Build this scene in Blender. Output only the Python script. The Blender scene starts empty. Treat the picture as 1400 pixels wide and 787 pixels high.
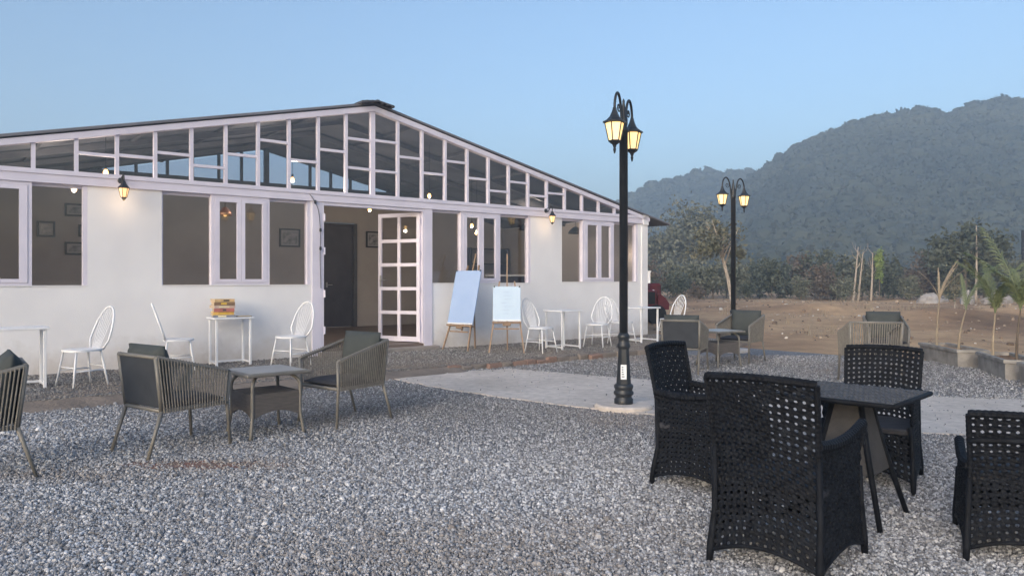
import bpy, bmesh, math, random
import numpy as np
from mathutils import Vector, Matrix
random.seed(7)
rng = np.random.default_rng(11)
PI = math.pi
S = bpy.context.scene
COL = S.collection

# ------------------------------------------------------------------ camera
cam = bpy.data.cameras.new('camera')
cam.sensor_width = 36.0
cam.lens = 36.0 * 1018 / 1400
cam.shift_y = -0.0075
cam.clip_start = 0.05
cam.clip_end = 6000
camo = bpy.data.objects.new('camera', cam)
COL.objects.link(camo)
camo.location = (0, 0, 1.33)
camo.rotation_euler = (PI / 2, 0, 0)
S.camera = camo

# ------------------------------------------------------------------ sky, sun, exposure
SUN_EL, SUN_AZ = 12.0, 205.0          # degrees; azimuth clockwise from +Y (behind the viewer, a little to the left)
world = bpy.data.worlds.new('World')
S.world = world
world.use_nodes = True
wn = world.node_tree
wn.nodes.clear()
sky = wn.nodes.new('ShaderNodeTexSky')
sky.sky_type = 'NISHITA'
sky.sun_disc = False
sky.sun_elevation = math.radians(SUN_EL)
sky.sun_rotation = math.radians(SUN_AZ)
sky.altitude = 200
sky.air_density = 1.0
sky.dust_density = 5.2
sky.ozone_density = 2.4
bg = wn.nodes.new('ShaderNodeBackground')
bg.inputs['Strength'].default_value = 0.15
wo = wn.nodes.new('ShaderNodeOutputWorld')
wn.links.new(sky.outputs[0], bg.inputs[0])
wn.links.new(bg.outputs[0], wo.inputs[0])

sun = bpy.data.lights.new('sun', 'SUN')
sun.energy = 0.75
sun.angle = math.radians(40)
sun.color = (1.0, 0.965, 0.99)
suno = bpy.data.objects.new('sun', sun)
COL.objects.link(suno)
az, el = math.radians(SUN_AZ), math.radians(SUN_EL + 12)
sdir = Vector((math.sin(az) * math.cos(el), math.cos(az) * math.cos(el), math.sin(el)))
suno.rotation_euler = sdir.to_track_quat('Z', 'Y').to_euler()
suno.location = (0, -5, 30)

S.view_settings.view_transform = 'Standard'
S.view_settings.look = 'None'
S.view_settings.gamma = 1
S.view_settings.exposure = 1.12
S.cycles.use_denoising = True
S.cycles.max_bounces = 6
S.cycles.transparent_max_bounces = 16
S.cycles.volume_bounces = 1

# ------------------------------------------------------------------ materials
MATS = {}
def mat(name, col, rough=0.6, col2=None, scale=4.0, detail=5, bump=0.0, bscale=40.0, metal=0.0, spec=0.5, mixlo=0.35, mixhi=0.65, stretch=None, coat=0.0):
    if name in MATS:
        return MATS[name]
    m = bpy.data.materials.new(name)
    m.use_nodes = True
    nt = m.node_tree
    p = nt.nodes['Principled BSDF']
    p.inputs['Base Color'].default_value = (*col, 1)
    p.inputs['Roughness'].default_value = rough
    p.inputs['Metallic'].default_value = metal
    p.inputs['Specular IOR Level'].default_value = spec
    p.inputs['Coat Weight'].default_value = coat
    tc = nt.nodes.new('ShaderNodeTexCoord')
    src = tc.outputs['Object']
    if stretch:
        mp = nt.nodes.new('ShaderNodeMapping')
        mp.inputs['Scale'].default_value = stretch
        nt.links.new(src, mp.inputs[0])
        src = mp.outputs[0]
    if col2:
        n = nt.nodes.new('ShaderNodeTexNoise')
        n.inputs['Scale'].default_value = scale
        n.inputs['Detail'].default_value = detail
        nt.links.new(src, n.inputs['Vector'])
        r = nt.nodes.new('ShaderNodeValToRGB')
        r.color_ramp.elements[0].position = mixlo
        r.color_ramp.elements[1].position = mixhi
        r.color_ramp.elements[0].color = (*col, 1)
        r.color_ramp.elements[1].color = (*col2, 1)
        nt.links.new(n.outputs['Fac'], r.inputs[0])
        nt.links.new(r.outputs[0], p.inputs['Base Color'])
    if bump:
        n2 = nt.nodes.new('ShaderNodeTexNoise')
        n2.inputs['Scale'].default_value = bscale
        n2.inputs['Detail'].default_value = 6
        nt.links.new(src, n2.inputs['Vector'])
        b = nt.nodes.new('ShaderNodeBump')
        b.inputs['Strength'].default_value = bump
        b.inputs['Distance'].default_value = 0.02
        nt.links.new(n2.outputs['Fac'], b.inputs['Height'])
        nt.links.new(b.outputs[0], p.inputs['Normal'])
    MATS[name] = m
    return m

def emit_mat(name, col, strength):
    m = bpy.data.materials.new(name)
    m.use_nodes = True
    p = m.node_tree.nodes['Principled BSDF']
    p.inputs['Base Color'].default_value = (0.8, 0.7, 0.5, 1)
    p.inputs['Emission Color'].default_value = (*col, 1)
    p.inputs['Emission Strength'].default_value = strength
    MATS[name] = m
    return m

def glass_mat(name, tint, rough=0.02, spec=1.0):
    m = bpy.data.materials.new(name)
    m.use_nodes = True
    nt = m.node_tree
    nt.nodes.clear()
    o = nt.nodes.new('ShaderNodeOutputMaterial')
    t = nt.nodes.new('ShaderNodeBsdfTransparent')
    t.inputs[0].default_value = (*tint, 1)
    g = nt.nodes.new('ShaderNodeBsdfGlossy')
    g.inputs['Roughness'].default_value = rough
    g.inputs['Color'].default_value = (spec, spec, spec, 1)
    f = nt.nodes.new('ShaderNodeFresnel')
    ge = nt.nodes.new('ShaderNodeNewGeometry')
    mr = nt.nodes.new('ShaderNodeMapRange')          # thin pane: the same air-to-glass fresnel on both faces
    mr.inputs['To Min'].default_value = 1.5; mr.inputs['To Max'].default_value = 1 / 1.5
    nt.links.new(ge.outputs['Backfacing'], mr.inputs[0]); nt.links.new(mr.outputs[0], f.inputs['IOR'])
    x = nt.nodes.new('ShaderNodeMixShader')
    nt.links.new(f.outputs[0], x.inputs[0])
    nt.links.new(t.outputs[0], x.inputs[1])
    nt.links.new(g.outputs[0], x.inputs[2])
    nt.links.new(x.outputs[0], o.inputs[0])
    MATS[name] = m
    return m

M_WALL = mat('white_wall_paint', (0.79, 0.785, 0.80), 0.75, (0.72, 0.715, 0.735), 1.3, 7, 0.12, 60)
def grime(m, z0, z1, amt, dirt):
    # mud splashed up from the ground in an uneven band
    nt = m.node_tree; p = nt.nodes['Principled BSDF']
    src = p.inputs['Base Color'].links[0].from_socket
    tc = nt.nodes.new('ShaderNodeTexCoord'); sp = nt.nodes.new('ShaderNodeSeparateXYZ')
    nt.links.new(tc.outputs['Object'], sp.inputs[0])
    n = nt.nodes.new('ShaderNodeTexNoise'); n.inputs['Scale'].default_value = 3.0; n.inputs['Detail'].default_value = 9; n.inputs['Roughness'].default_value = .7
    nt.links.new(tc.outputs['Object'], n.inputs['Vector'])
    a = nt.nodes.new('ShaderNodeMath'); a.operation = 'MULTIPLY_ADD'; a.inputs[1].default_value = .9; nt.links.new(n.outputs['Fac'], a.inputs[0]); nt.links.new(sp.outputs['Z'], a.inputs[2])
    r = nt.nodes.new('ShaderNodeMapRange'); r.inputs['From Min'].default_value = z0 + .45; r.inputs['From Max'].default_value = z1 + .45; r.inputs['To Min'].default_value = amt; r.inputs['To Max'].default_value = 0
    nt.links.new(a.outputs[0], r.inputs[0])
    x = nt.nodes.new('ShaderNodeMix'); x.data_type = 'RGBA'; x.inputs[7].default_value = (*dirt, 1)
    nt.links.new(r.outputs[0], x.inputs[0]); nt.links.new(src, x.inputs[6]); nt.links.new(x.outputs[2], p.inputs['Base Color'])
grime(M_WALL, .02, .50, .65, (.42, .36, .31))
M_FRAME = mat('lavender_white_frame', (0.69, 0.66, 0.76), 0.45, (0.63, 0.605, 0.705), 3.0, 5)
M_INT = mat('interior_tan_plaster', (0.42, 0.385, 0.36), 0.85, (0.36, 0.33, 0.31), 1.5, 5)
M_ROOF = mat('grey_sheet_roof', (0.17, 0.175, 0.20), 0.6, (0.12, 0.122, 0.14), 1.2, 6)
M_ROOFU = mat('ridge_cap_sheet', (0.10, 0.105, 0.12), 0.6, (0.06, 0.06, 0.07), 3, 5)
M_FLOORI = mat('interior_floor', (0.17, 0.13, 0.11), 0.5, (0.13, 0.10, 0.085), 3, 5)
M_DDOOR = mat('dark_grey_door', (0.055, 0.055, 0.07), 0.45, (0.07, 0.07, 0.088), 4, 4)
M_GLASS = glass_mat('window_glass', (0.90, 0.90, 0.915))
M_WHITE = mat('white_metal_paint', (0.78, 0.79, 0.82), 0.4, (0.70, 0.71, 0.74), 6, 5)
M_BLACK = mat('black_cast_iron', (0.014, 0.017, 0.022), 0.42, (0.024, 0.028, 0.034), 8, 5, 0.08, 90)
M_WICK = mat('black_wicker', (0.005, 0.006, 0.009), 0.6, (0.010, 0.012, 0.017), 14, 5, 0.35, 160, spec=0.18)
M_WICKTOP = mat('dark_grey_wicker_top', (0.050, 0.048, 0.050), 0.55, (0.082, 0.079, 0.080), 18, 5, 0.3, 160)
M_SEAT = mat('dark_seat_cloth', (0.028, 0.028, 0.034), 0.8, (0.04, 0.04, 0.047), 20, 5, 0.2, 200)
M_ROPEF = mat('taupe_metal_frame', (0.155, 0.145, 0.128), 0.45, (0.19, 0.178, 0.158), 10, 4)
M_ROPE = mat('taupe_rope', (0.17, 0.156, 0.135), 0.85, (0.225, 0.207, 0.18), 30, 4, 0.4, 300)
M_CUSH = mat('slate_green_cushion', (0.040, 0.047, 0.047), 0.85, (0.055, 0.063, 0.063), 5, 5, 0.15, 30)
M_BACKF = mat('dark_navy_back_fabric', (0.026, 0.030, 0.038), 0.8, (0.034, 0.039, 0.048), 9, 5, 0.2, 120)
M_CTOP = mat('grey_table_slab', (0.31, 0.305, 0.29), 0.35, (0.37, 0.36, 0.345), 4, 5)
M_WEAVE = mat('brown_grey_flat_weave', (0.095, 0.085, 0.08), 0.8, (0.125, 0.11, 0.102), 12, 5, 0.4, 150, stretch=(1, 1, 6))
M_WOOD = mat('easel_wood', (0.23, 0.155, 0.10), 0.6, (0.31, 0.215, 0.145), 5, 6, 0.1, 60, stretch=(6, 6, 0.8))
M_BOARD = mat('pale_blue_board', (0.30, 0.42, 0.66), 0.5, (0.33, 0.45, 0.68), 3, 4)
M_BOARD2 = mat('pale_ice_blue_board', (0.45, 0.58, 0.73), 0.5, (0.48, 0.61, 0.75), 3, 4)
M_INK = mat('faint_blue_ink', (0.26, 0.36, 0.52), 0.6)
M_CONC = mat('planter_concrete', (0.33, 0.31, 0.285), 0.9, (0.20, 0.185, 0.17), 5, 8, 0.4, 30)
M_KERB = mat('kerb_stone', (0.25, 0.21, 0.18), 0.95, (0.17, 0.145, 0.125), 6, 8, 0.6, 30)
M_KERBR = mat('kerb_brick', (0.30, 0.19, 0.145), 0.95, (0.22, 0.15, 0.12), 6, 8, 0.6, 30)
M_BARK = mat('bark', (0.10, 0.075, 0.055), 0.95, (0.16, 0.13, 0.10), 6, 7, 0.6, 20, stretch=(5, 5, 1))
M_PALE = mat('pale_bark', (0.42, 0.36, 0.30), 0.9, (0.30, 0.25, 0.20), 4, 7, 0.4, 20, stretch=(4, 4, 1))
M_LEAFD = mat('dark_green_leaves', (0.050, 0.062, 0.043), 0.65, (0.088, 0.100, 0.069), 0.9, 4)
M_LEAFM = mat('dusty_green_leaves', (0.094, 0.106, 0.073), 0.65, (0.150, 0.150, 0.106), 0.9, 4)
M_LEAFB = mat('dry_brown_leaves', (0.131, 0.098, 0.077), 0.75, (0.094, 0.083, 0.062), 0.8, 4)
M_LEAFO = mat('sparse_olive_leaves', (0.138, 0.131, 0.088), 0.7, (0.094, 0.100, 0.062), 1.2, 4)
M_PALM = mat('palm_frond_green', (0.10, 0.14, 0.065), 0.55, (0.17, 0.19, 0.095), 3, 4)
M_LIME = mat('yellow_green_leaves', (0.20, 0.26, 0.07), 0.55, (0.14, 0.20, 0.06), 3, 4)
M_DRY = mat('dry_straw_stalk', (0.34, 0.28, 0.20), 0.9, (0.24, 0.19, 0.14), 5, 5)
M_FOREST = mat('hill_forest_leaves', (0.022, 0.032, 0.025), 0.85, (0.058, 0.066, 0.045), 0.045, 6, mixlo=0.3, mixhi=0.7)
M_HILL = mat('hill_soil', (0.045, 0.05, 0.034), 0.95, (0.07, 0.065, 0.045), 0.02, 6)
M_RED = mat('red_machine_paint', (0.13, 0.016, 0.021), 0.65, (0.09, 0.013, 0.017), 5, 5)
M_TYRE = mat('tyre_rubber', (0.018, 0.018, 0.02), 0.9)
M_CHROME = mat('dull_metal', (0.45, 0.45, 0.46), 0.35, metal=0.8)
M_STICK = mat('white_sticker', (0.75, 0.78, 0.80), 0.5)
M_LAMPY = emit_mat('lantern_lit_glass', (1.0, 0.62, 0.18), 0.66)
M_BULB = emit_mat('lit_bulb', (1.0, 0.52, 0.14), 3.0)
M_AMBER = emit_mat('amber_lit_glass', (1.0, 0.50, 0.15), 0.62)

# ------------------------------------------------------------------ mesh builder
def wrap(pts, r, step=.011):
    # path resampled with a slightly swelling radius, like cane wound round a rod
    P = [Vector(p) for p in pts]
    rr = r if isinstance(r, (list, tuple)) else [r] * len(P)
    op, orr = [], []
    for i in range(len(P) - 1):
        n = max(1, int((P[i + 1] - P[i]).length / step))
        for k in range(n):
            u = k / n
            op.append(P[i].lerp(P[i + 1], u)); orr.append(rr[i] * (1 - u) + rr[i + 1] * u)
    op.append(P[-1]); orr.append(rr[-1])
    return op, [q * (1.07 if k % 2 else .93) for k, q in enumerate(orr)]

class MB:
    def __init__(s):
        s.v, s.f = [], []
    def add(s, vs, fs):
        o = len(s.v)
        s.v += [tuple(v) for v in vs]
        s.f += [tuple(i + o for i in f) for f in fs]
        return s
    def box(s, x0, x1, y0, y1, z0, z1, M=None):
        vs = [Vector(p) for p in ((x0, y0, z0), (x1, y0, z0), (x1, y1, z0), (x0, y1, z0), (x0, y0, z1), (x1, y0, z1), (x1, y1, z1), (x0, y1, z1))]
        if M:
            vs = [M @ v for v in vs]
        return s.add(vs, [(0, 3, 2, 1), (4, 5, 6, 7), (0, 1, 5, 4), (1, 2, 6, 5), (2, 3, 7, 6), (3, 0, 4, 7)])
    def rbox(s, x0, x1, y0, y1, z0, z1, b=0.004, M=None):
        """box with chamfered edges"""
        b = min(b, (x1 - x0) * .45, (y1 - y0) * .45, (z1 - z0) * .45)
        xs, ys, zs = (x0, x1), (y0, y1), (z0, z1)
        vid, vs, fs = {}, [], []
        for i in range(2):
            for j in range(2):
                for k in range(2):
                    sx, sy, sz = (1, -1)[i], (1, -1)[j], (1, -1)[k]
                    for a in range(3):
                        p = [xs[i] + sx * b, ys[j] + sy * b, zs[k] + sz * b]
                        p[a] = (xs, ys, zs)[a][(i, j, k)[a]]
                        vid[i, j, k, a] = len(vs)
                        vs.append(Vector(p))
        for a in range(3):
            o = [q for q in range(3) if q != a]
            for e in range(2):
                q = []
                for c in ((0, 0), (1, 0), (1, 1), (0, 1)):
                    t = [0, 0, 0]; t[a] = e; t[o[0]] = c[0]; t[o[1]] = c[1]
                    q.append(vid[t[0], t[1], t[2], a])
                fs.append(q if (e == 1) != (a == 1) else q[::-1])
        for a in range(3):                        # edge bevels parallel to axis a
            o = [q for q in range(3) if q != a]
            for c in ((0, 0), (1, 0), (1, 1), (0, 1)):
                t0 = [0, 0, 0]; t0[o[0]] = c[0]; t0[o[1]] = c[1]
                t1 = list(t0); t1[a] = 1
                fs.append([vid[(*t0, o[0])], vid[(*t1, o[0])], vid[(*t1, o[1])], vid[(*t0, o[1])]])
        for i in range(2):
            for j in range(2):
                for k in range(2):
                    fs.append([vid[i, j, k, 0], vid[i, j, k, 1], vid[i, j, k, 2]])
        if M:
            vs = [M @ v for v in vs]
        return s.add(vs, fs)
    def tube(s, pts, r, seg=8, cap=True, flat=None):
        pts = [Vector(p) for p in pts]
        n = len(pts)
        rr = r if isinstance(r, (list, tuple)) else [r] * n
        T = []
        for i in range(n):
            a, b = pts[max(i - 1, 0)], pts[min(i + 1, n - 1)]
            T.append((b - a).normalized())
        up = Vector((0, 0, 1)) if abs(T[0].z) < 0.9 else Vector((1, 0, 0))
        N = T[0].cross(up).normalized()
        vs, fs = [], []
        for i in range(n):
            N = (N - T[i] * N.dot(T[i])).normalized()
            B = T[i].cross(N)
            for k in range(seg):
                a = 2 * PI * (k + .5) / seg
                vs.append(pts[i] + (N * math.cos(a) + B * math.sin(a)) * rr[i])
        for i in range(n - 1):
            for k in range(seg):
                k2 = (k + 1) % seg
                fs.append((i * seg + k, i * seg + k2, (i + 1) * seg + k2, (i + 1) * seg + k))
        if cap:
            fs.append(tuple(range(seg))[::-1])
            fs.append(tuple((n - 1) * seg + k for k in range(seg)))
        return s.add(vs, fs)
    def lathe(s, prof, seg=16, c=(0, 0, 0), cap=True):
        vs, fs = [], []
        for r, z in prof:
            for k in range(seg):
                a = 2 * PI * k / seg
                vs.append((c[0] + r * math.cos(a), c[1] + r * math.sin(a), c[2] + z))
        n = len(prof)
        for i in range(n - 1):
            for k in range(seg):
                k2 = (k + 1) % seg
                fs.append((i * seg + k, i * seg + k2, (i + 1) * seg + k2, (i + 1) * seg + k))
        if cap:
            fs.append(tuple(range(seg))[::-1])
            fs.append(tuple((n - 1) * seg + k for k in range(seg)))
        return s.add(vs, fs)
    def prism(s, poly, z0, z1):
        n = len(poly)
        vs = [(x, y, z0) for x, y in poly] + [(x, y, z1) for x, y in poly]
        fs = [tuple(range(n))[::-1], tuple(range(n, 2 * n))]
        fs += [(i, (i + 1) % n, n + (i + 1) % n, n + i) for i in range(n)]
        return s.add(vs, fs)
    def slab(s, poly, y0, y1):
        """polygon in x-z given depth in y"""
        n = len(poly)
        vs = [(x, y0, z) for x, z in poly] + [(x, y1, z) for x, z in poly]
        fs = [tuple(range(n)), tuple(range(n, 2 * n))[::-1]]
        fs += [(i, n + i, n + (i + 1) % n, (i + 1) % n) for i in range(n)]
        return s.add(vs, fs)
    def cushion(s, M, w, d, t, n=10, pinch=0.35):
        """puffy pillow, centred, thickness along local z"""
        vs, fs = [], []
        for side in (1, -1):
            for i in range(n + 1):
                for j in range(n + 1):
                    u, v = 2 * i / n - 1, 2 * j / n - 1
                    h = ((1 - abs(u) ** 4) * (1 - abs(v) ** 4)) ** 0.5
                    e = 1 - 0.05 * pinch * (1 - abs(v) ** 2) if abs(u) > .99 else 1
                    vs.append(M @ Vector((u * w / 2 * e, v * d / 2, side * t / 2 * (0.12 + 0.88 * h))))
        N = (n + 1)
        for sd in range(2):
            o = sd * N * N
            for i in range(n):
                for j in range(n):
                    q = (o + i * N + j, o + (i + 1) * N + j, o + (i + 1) * N + j + 1, o + i * N + j + 1)
                    fs.append(q if sd == 0 else q[::-1])
        rim = [i * N for i in range(N)] + [(N - 1) * N + j for j in range(1, N)] + [i * N + N - 1 for i in range(N - 2, -1, -1)] + [j for j in range(N - 2, 0, -1)]
        for a in range(len(rim)):
            b = (a + 1) % len(rim)
            fs.append((rim[b], rim[a], rim[a] + N * N, rim[b] + N * N))
        return s.add(vs, fs)
    def woven(s, P, nu, nv, th=0.008, amp=0.004, hole=0.27):
        """open woven sheet with a round hole in each cell; strands bulge over and under"""
        def frame(u, v):
            e = 1e-3
            p = P(u, v)
            a = P(min(u + e, 1), v) - P(max(u - e, 0), v)
            b = P(u, min(v + e, 1)) - P(u, max(v - e, 0))
            n = a.cross(b)
            return p, (n.normalized() if n.length > 1e-12 else Vector((0, 1, 0)))
        vs, fs = [], []
        cache = {}
        def vert(key, u, v, off):
            if key not in cache:
                p, n = frame(u, v)
                cache[key] = len(vs)
                vs.append(p + n * (off + th / 2))
                vs.append(p + n * (off - th / 2))
            return cache[key]
        for i in range(nu):
            for j in range(nv):
                cu, cv = (i + .5) / nu, (j + .5) / nv
                out, inn = [], []
                for k, (a, b) in enumerate(((-1, -1), (0, -1), (1, -1), (1, 0), (1, 1), (0, 1), (-1, 1), (-1, 0))):
                    gi, gj = 2 * i + 1 + a, 2 * j + 1 + b
                    off = 0.0
                    if a == 0:
                        off = amp * (1 if (i + gj // 2) % 2 else -1)
                    elif b == 0:
                        off = -amp * (1 if (gi // 2 + j) % 2 else -1)
                    out.append(vert((gi, gj), gi / (2 * nu), gj / (2 * nv), off))
                    L = math.hypot(a, b)
                    hr = hole * (1 + .16 * math.sin(i * 12.9 + j * 78.2))
                    inn.append(vert(('h', i, j, k), cu + (a / L * hr + .05 * math.sin(i * 5.1 + j * 3.7)) / nu, cv + (b / L * hr + .05 * math.cos(i * 2.3 + j * 7.1)) / nv, off * .6))
                for k in range(8):
                    k2 = (k + 1) % 8
                    fs.append((out[k], out[k2], inn[k2], inn[k]))
                    fs.append((out[k2] + 1, out[k] + 1, inn[k] + 1, inn[k2] + 1))
                    fs.append((inn[k], inn[k2], inn[k2] + 1, inn[k] + 1))
        return s.add(vs, fs)
    def mesh(s, name, m, smooth=False):
        me = bpy.data.meshes.new(name)
        me.from_pydata(s.v, [], s.f)
        me.materials.append(m)
        if smooth:
            me.polygons.foreach_set('use_smooth', [True] * len(me.polygons))
        me.update()
        return me
    def build(s, name, m, parent=None, smooth=False, loc=None, rotz=None):
        return link(name, s.mesh(name, m, smooth), parent, loc, rotz)

def link(name, me, parent=None, loc=None, rotz=None):
    o = bpy.data.objects.new(name, me)
    COL.objects.link(o)
    if parent:
        o.parent = parent
    if loc is not None:
        o.location = loc
    if rotz is not None:
        o.rotation_euler = (0, 0, rotz)
    return o

def tag(o, label=None, cat=None, group=None, kind=None):
    for k, v in (('label', label), ('category', cat), ('group', group), ('kind', kind)):
        if v:
            o[k] = v
    return o

def thing(name, label, cat, loc=(0, 0, 0), rotz=0.0, group=None):
    o = bpy.data.objects.new(name, None)
    COL.objects.link(o)
    o.empty_display_size = 0.1
    o.location = loc
    o.rotation_euler = (0, 0, rotz)
    return tag(o, label, cat, group)

def dup(root, loc, rotz, label=None, group=None, scale=None):
    def cp(o, parent):
        c = o.copy()
        COL.objects.link(c)
        c.parent = parent
        for ch in o.children:
            cp(ch, c)
        return c
    r = cp(root, None)
    r.location = loc
    r.rotation_euler = (0, 0, rotz)
    if scale:
        r.scale = (scale,) * 3
    if label:
        r['label'] = label
    if group:
        r['group'] = group
    return r

def face(fx, fy):
    return math.atan2(fy, fx) - PI / 2

def np_mesh(name, verts, faces, m, smooth=False):
    """fast mesh from numpy arrays, faces all the same size"""
    me = bpy.data.meshes.new(name)
    k = faces.shape[1]
    me.vertices.add(len(verts))
    me.vertices.foreach_set('co', verts.astype(np.float32).ravel())
    me.loops.add(faces.size)
    me.loops.foreach_set('vertex_index', faces.astype(np.int32).ravel())
    me.polygons.add(len(faces))
    me.polygons.foreach_set('loop_start', np.arange(0, faces.size, k, dtype=np.int32))
    me.materials.append(m)
    if smooth:
        me.polygons.foreach_set('use_smooth', np.ones(len(faces), bool))
    me.update(calc_edges=True)
    me.validate()
    return me

def leaf_quads(cent, size, r=None, aspect=0.55):
    """one bent-free quad for each centre, random orientation; returns verts, faces"""
    r = r or rng
    n = len(cent)
    a = r.normal(size=(n, 3)); a /= np.linalg.norm(a, axis=1)[:, None]
    b = r.normal(size=(n, 3)); b -= a * (a * b).sum(1)[:, None]; b /= np.linalg.norm(b, axis=1)[:, None]
    sz = (size * r.uniform(.6, 1.3, n))[:, None]
    a = a * sz; b = b * sz * aspect
    v = np.stack([cent - a, cent - b * .9, cent + a, cent + b], 1).reshape(-1, 3)
    f = np.arange(4 * n).reshape(-1, 4)
    return v, f

def crown_points(n, center, rad, nclump, r, clump=0.28, shell=0.55):
    d = r.normal(size=(nclump, 3)); d /= np.linalg.norm(d, axis=1)[:, None]
    rr = r.uniform(shell, 1.0, nclump)[:, None]
    cc = d * rr
    idx = r.integers(0, nclump, n)
    p = cc[idx] + r.normal(size=(n, 3)) * clump * r.uniform(.5, 1.1, nclump)[idx][:, None]
    return np.array(center) + p * np.array(rad)

def smooth_path(pts, n=8, straight=False):
    """Catmull-Rom through points"""
    P = [Vector(p) for p in pts]
    if straight:
        return [P[i].lerp(P[i + 1], k / n) for i in range(len(P) - 1) for k in range(n)] + [P[-1]]
    P = [P[0] * 2 - P[1]] + P + [P[-1] * 2 - P[-2]]
    out = []
    for i in range(1, len(P) - 2):
        for k in range(n):
            t = k / n
            a, b, c, d = P[i - 1], P[i], P[i + 1], P[i + 2]
            out.append(0.5 * ((2 * b) + (c - a) * t + (2 * a - 5 * b + 4 * c - d) * t * t + (3 * b - a - 3 * c + d) * t ** 3))
    out.append(P[-2])
    return out

# ------------------------------------------------------------------ ground, yard, terrace, path
AX, AY = -5.82, 10.09                       # facade origin on the ground, facade runs 38 degrees off the x axis
FA = math.radians(38)
DX, DY = math.cos(FA), math.sin(FA)
def fac(s, off, z=0.0):                     # facade coordinates: s along the front, off metres out from it
    return (AX + DX * s + DY * off, AY + DY * s - DX * off, z)

def vnoise(x, y, seed=0, octv=4, f=1.0):
    """cheap value noise in numpy"""
    x = np.asarray(x, float); y = np.asarray(y, float)
    out = np.zeros(np.broadcast(x, y).shape); amp = 1.0; tot = 0
    for o in range(octv):
        X, Y = x * f, y * f
        xi, yi = np.floor(X), np.floor(Y)
        fx, fy = X - xi, Y - yi
        fx, fy = fx * fx * (3 - 2 * fx), fy * fy * (3 - 2 * fy)
        def h(a, b):
            v = np.sin(a * 127.1 + b * 311.7 + (seed + o) * 74.7) * 43758.5453
            return v - np.floor(v)
        out += amp * ((h(xi, yi) * (1 - fx) + h(xi + 1, yi) * fx) * (1 - fy) + (h(xi, yi + 1) * (1 - fx) + h(xi + 1, yi + 1) * fx) * fy)
        tot += amp; amp *= .5; f *= 2
    return out / tot

def inside(px, py, poly):
    r = np.zeros(len(px), bool)
    n = len(poly)
    for i in range(n):
        (x0, y0), (x1, y1) = poly[i], poly[(i + 1) % n]
        c = ((y0 > py) != (y1 > py)) & (px < (x1 - x0) * (py - y0) / (y1 - y0 + 1e-12) + x0)
        r ^= c
    return r

K0, K1 = -6.0, 11.3                          # terrace extent along the front
yard_poly = [(-16, -9), (14, -9), (13, 3), (9.2, 6.6), (7.5, 8.6), (7.0, 10.0), (7.1, 11.4), (6.95, 12.3), (6.1, 12.95), (4.85, 14.35), (3.9, 15.6), fac(K1 + .2, 2.0)[:2], fac(K1, 2.42)[:2], fac(K0, 2.42)[:2], (-16, 6)]

def nodes_mat(name):
    m = bpy.data.materials.new(name); m.use_nodes = True
    return m, m.node_tree, m.node_tree.nodes['Principled BSDF']

def ramp(nt, fac_sock, stops):
    r = nt.nodes.new('ShaderNodeValToRGB')
    el = r.color_ramp.elements
    el[0].position, el[0].color = stops[0][0], (*stops[0][1], 1)
    el[1].position, el[1].color = stops[-1][0], (*stops[-1][1], 1)
    for p, c in stops[1:-1]:
        e = el.new(p); e.color = (*c, 1)
    nt.links.new(fac_sock, r.inputs[0])
    return r.outputs[0]

def noise(nt, scale, detail=6, vec=None, rough=0.55):
    n = nt.nodes.new('ShaderNodeTexNoise')
    n.inputs['Scale'].default_value = scale
    n.inputs['Detail'].default_value = detail
    n.inputs['Roughness'].default_value = rough
    if vec:
        nt.links.new(vec, n.inputs['Vector'])
    return n.outputs['Fac']

def mixc(nt, f, a, b, mode='MIX'):
    x = nt.nodes.new('ShaderNodeMix'); x.data_type = 'RGBA'; x.blend_type = mode
    for sock, v in ((x.inputs[0], f), (x.inputs[6], a), (x.inputs[7], b)):
        if hasattr(v, 'links'):
            nt.links.new(v, sock)
        else:
            sock.default_value = v if isinstance(v, float) else (*v, 1)
    return x.outputs[2]

# field soil
m, nt, p = nodes_mat('field_soil'); M_SOIL = m
pos = nt.nodes.new('ShaderNodeNewGeometry').outputs['Position']
big = noise(nt, 0.16, 7, pos)
c1 = ramp(nt, big, [(0.30, (0.19, 0.118, 0.070)), (0.45, (0.38, 0.235, 0.132)), (0.60, (0.53, 0.35, 0.20)), (0.75, (0.37, 0.245, 0.15))])
c2 = ramp(nt, noise(nt, 1.7, 8, pos, .65), [(0.3, (0.70, 0.68, 0.66)), (0.7, (1.12, 1.1, 1.06))])
nt.links.new(mixc(nt, 1.0, c1, c2, 'MULTIPLY'), p.inputs['Base Color'])
p.inputs['Roughness'].default_value = 0.95
b = nt.nodes.new('ShaderNodeBump'); b.inputs['Strength'].default_value = 0.8; b.inputs['Distance'].default_value = 0.08
nt.links.new(noise(nt, 5.0, 8, pos, .7), b.inputs['Height']); nt.links.new(b.outputs[0], p.inputs['Normal'])

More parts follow.
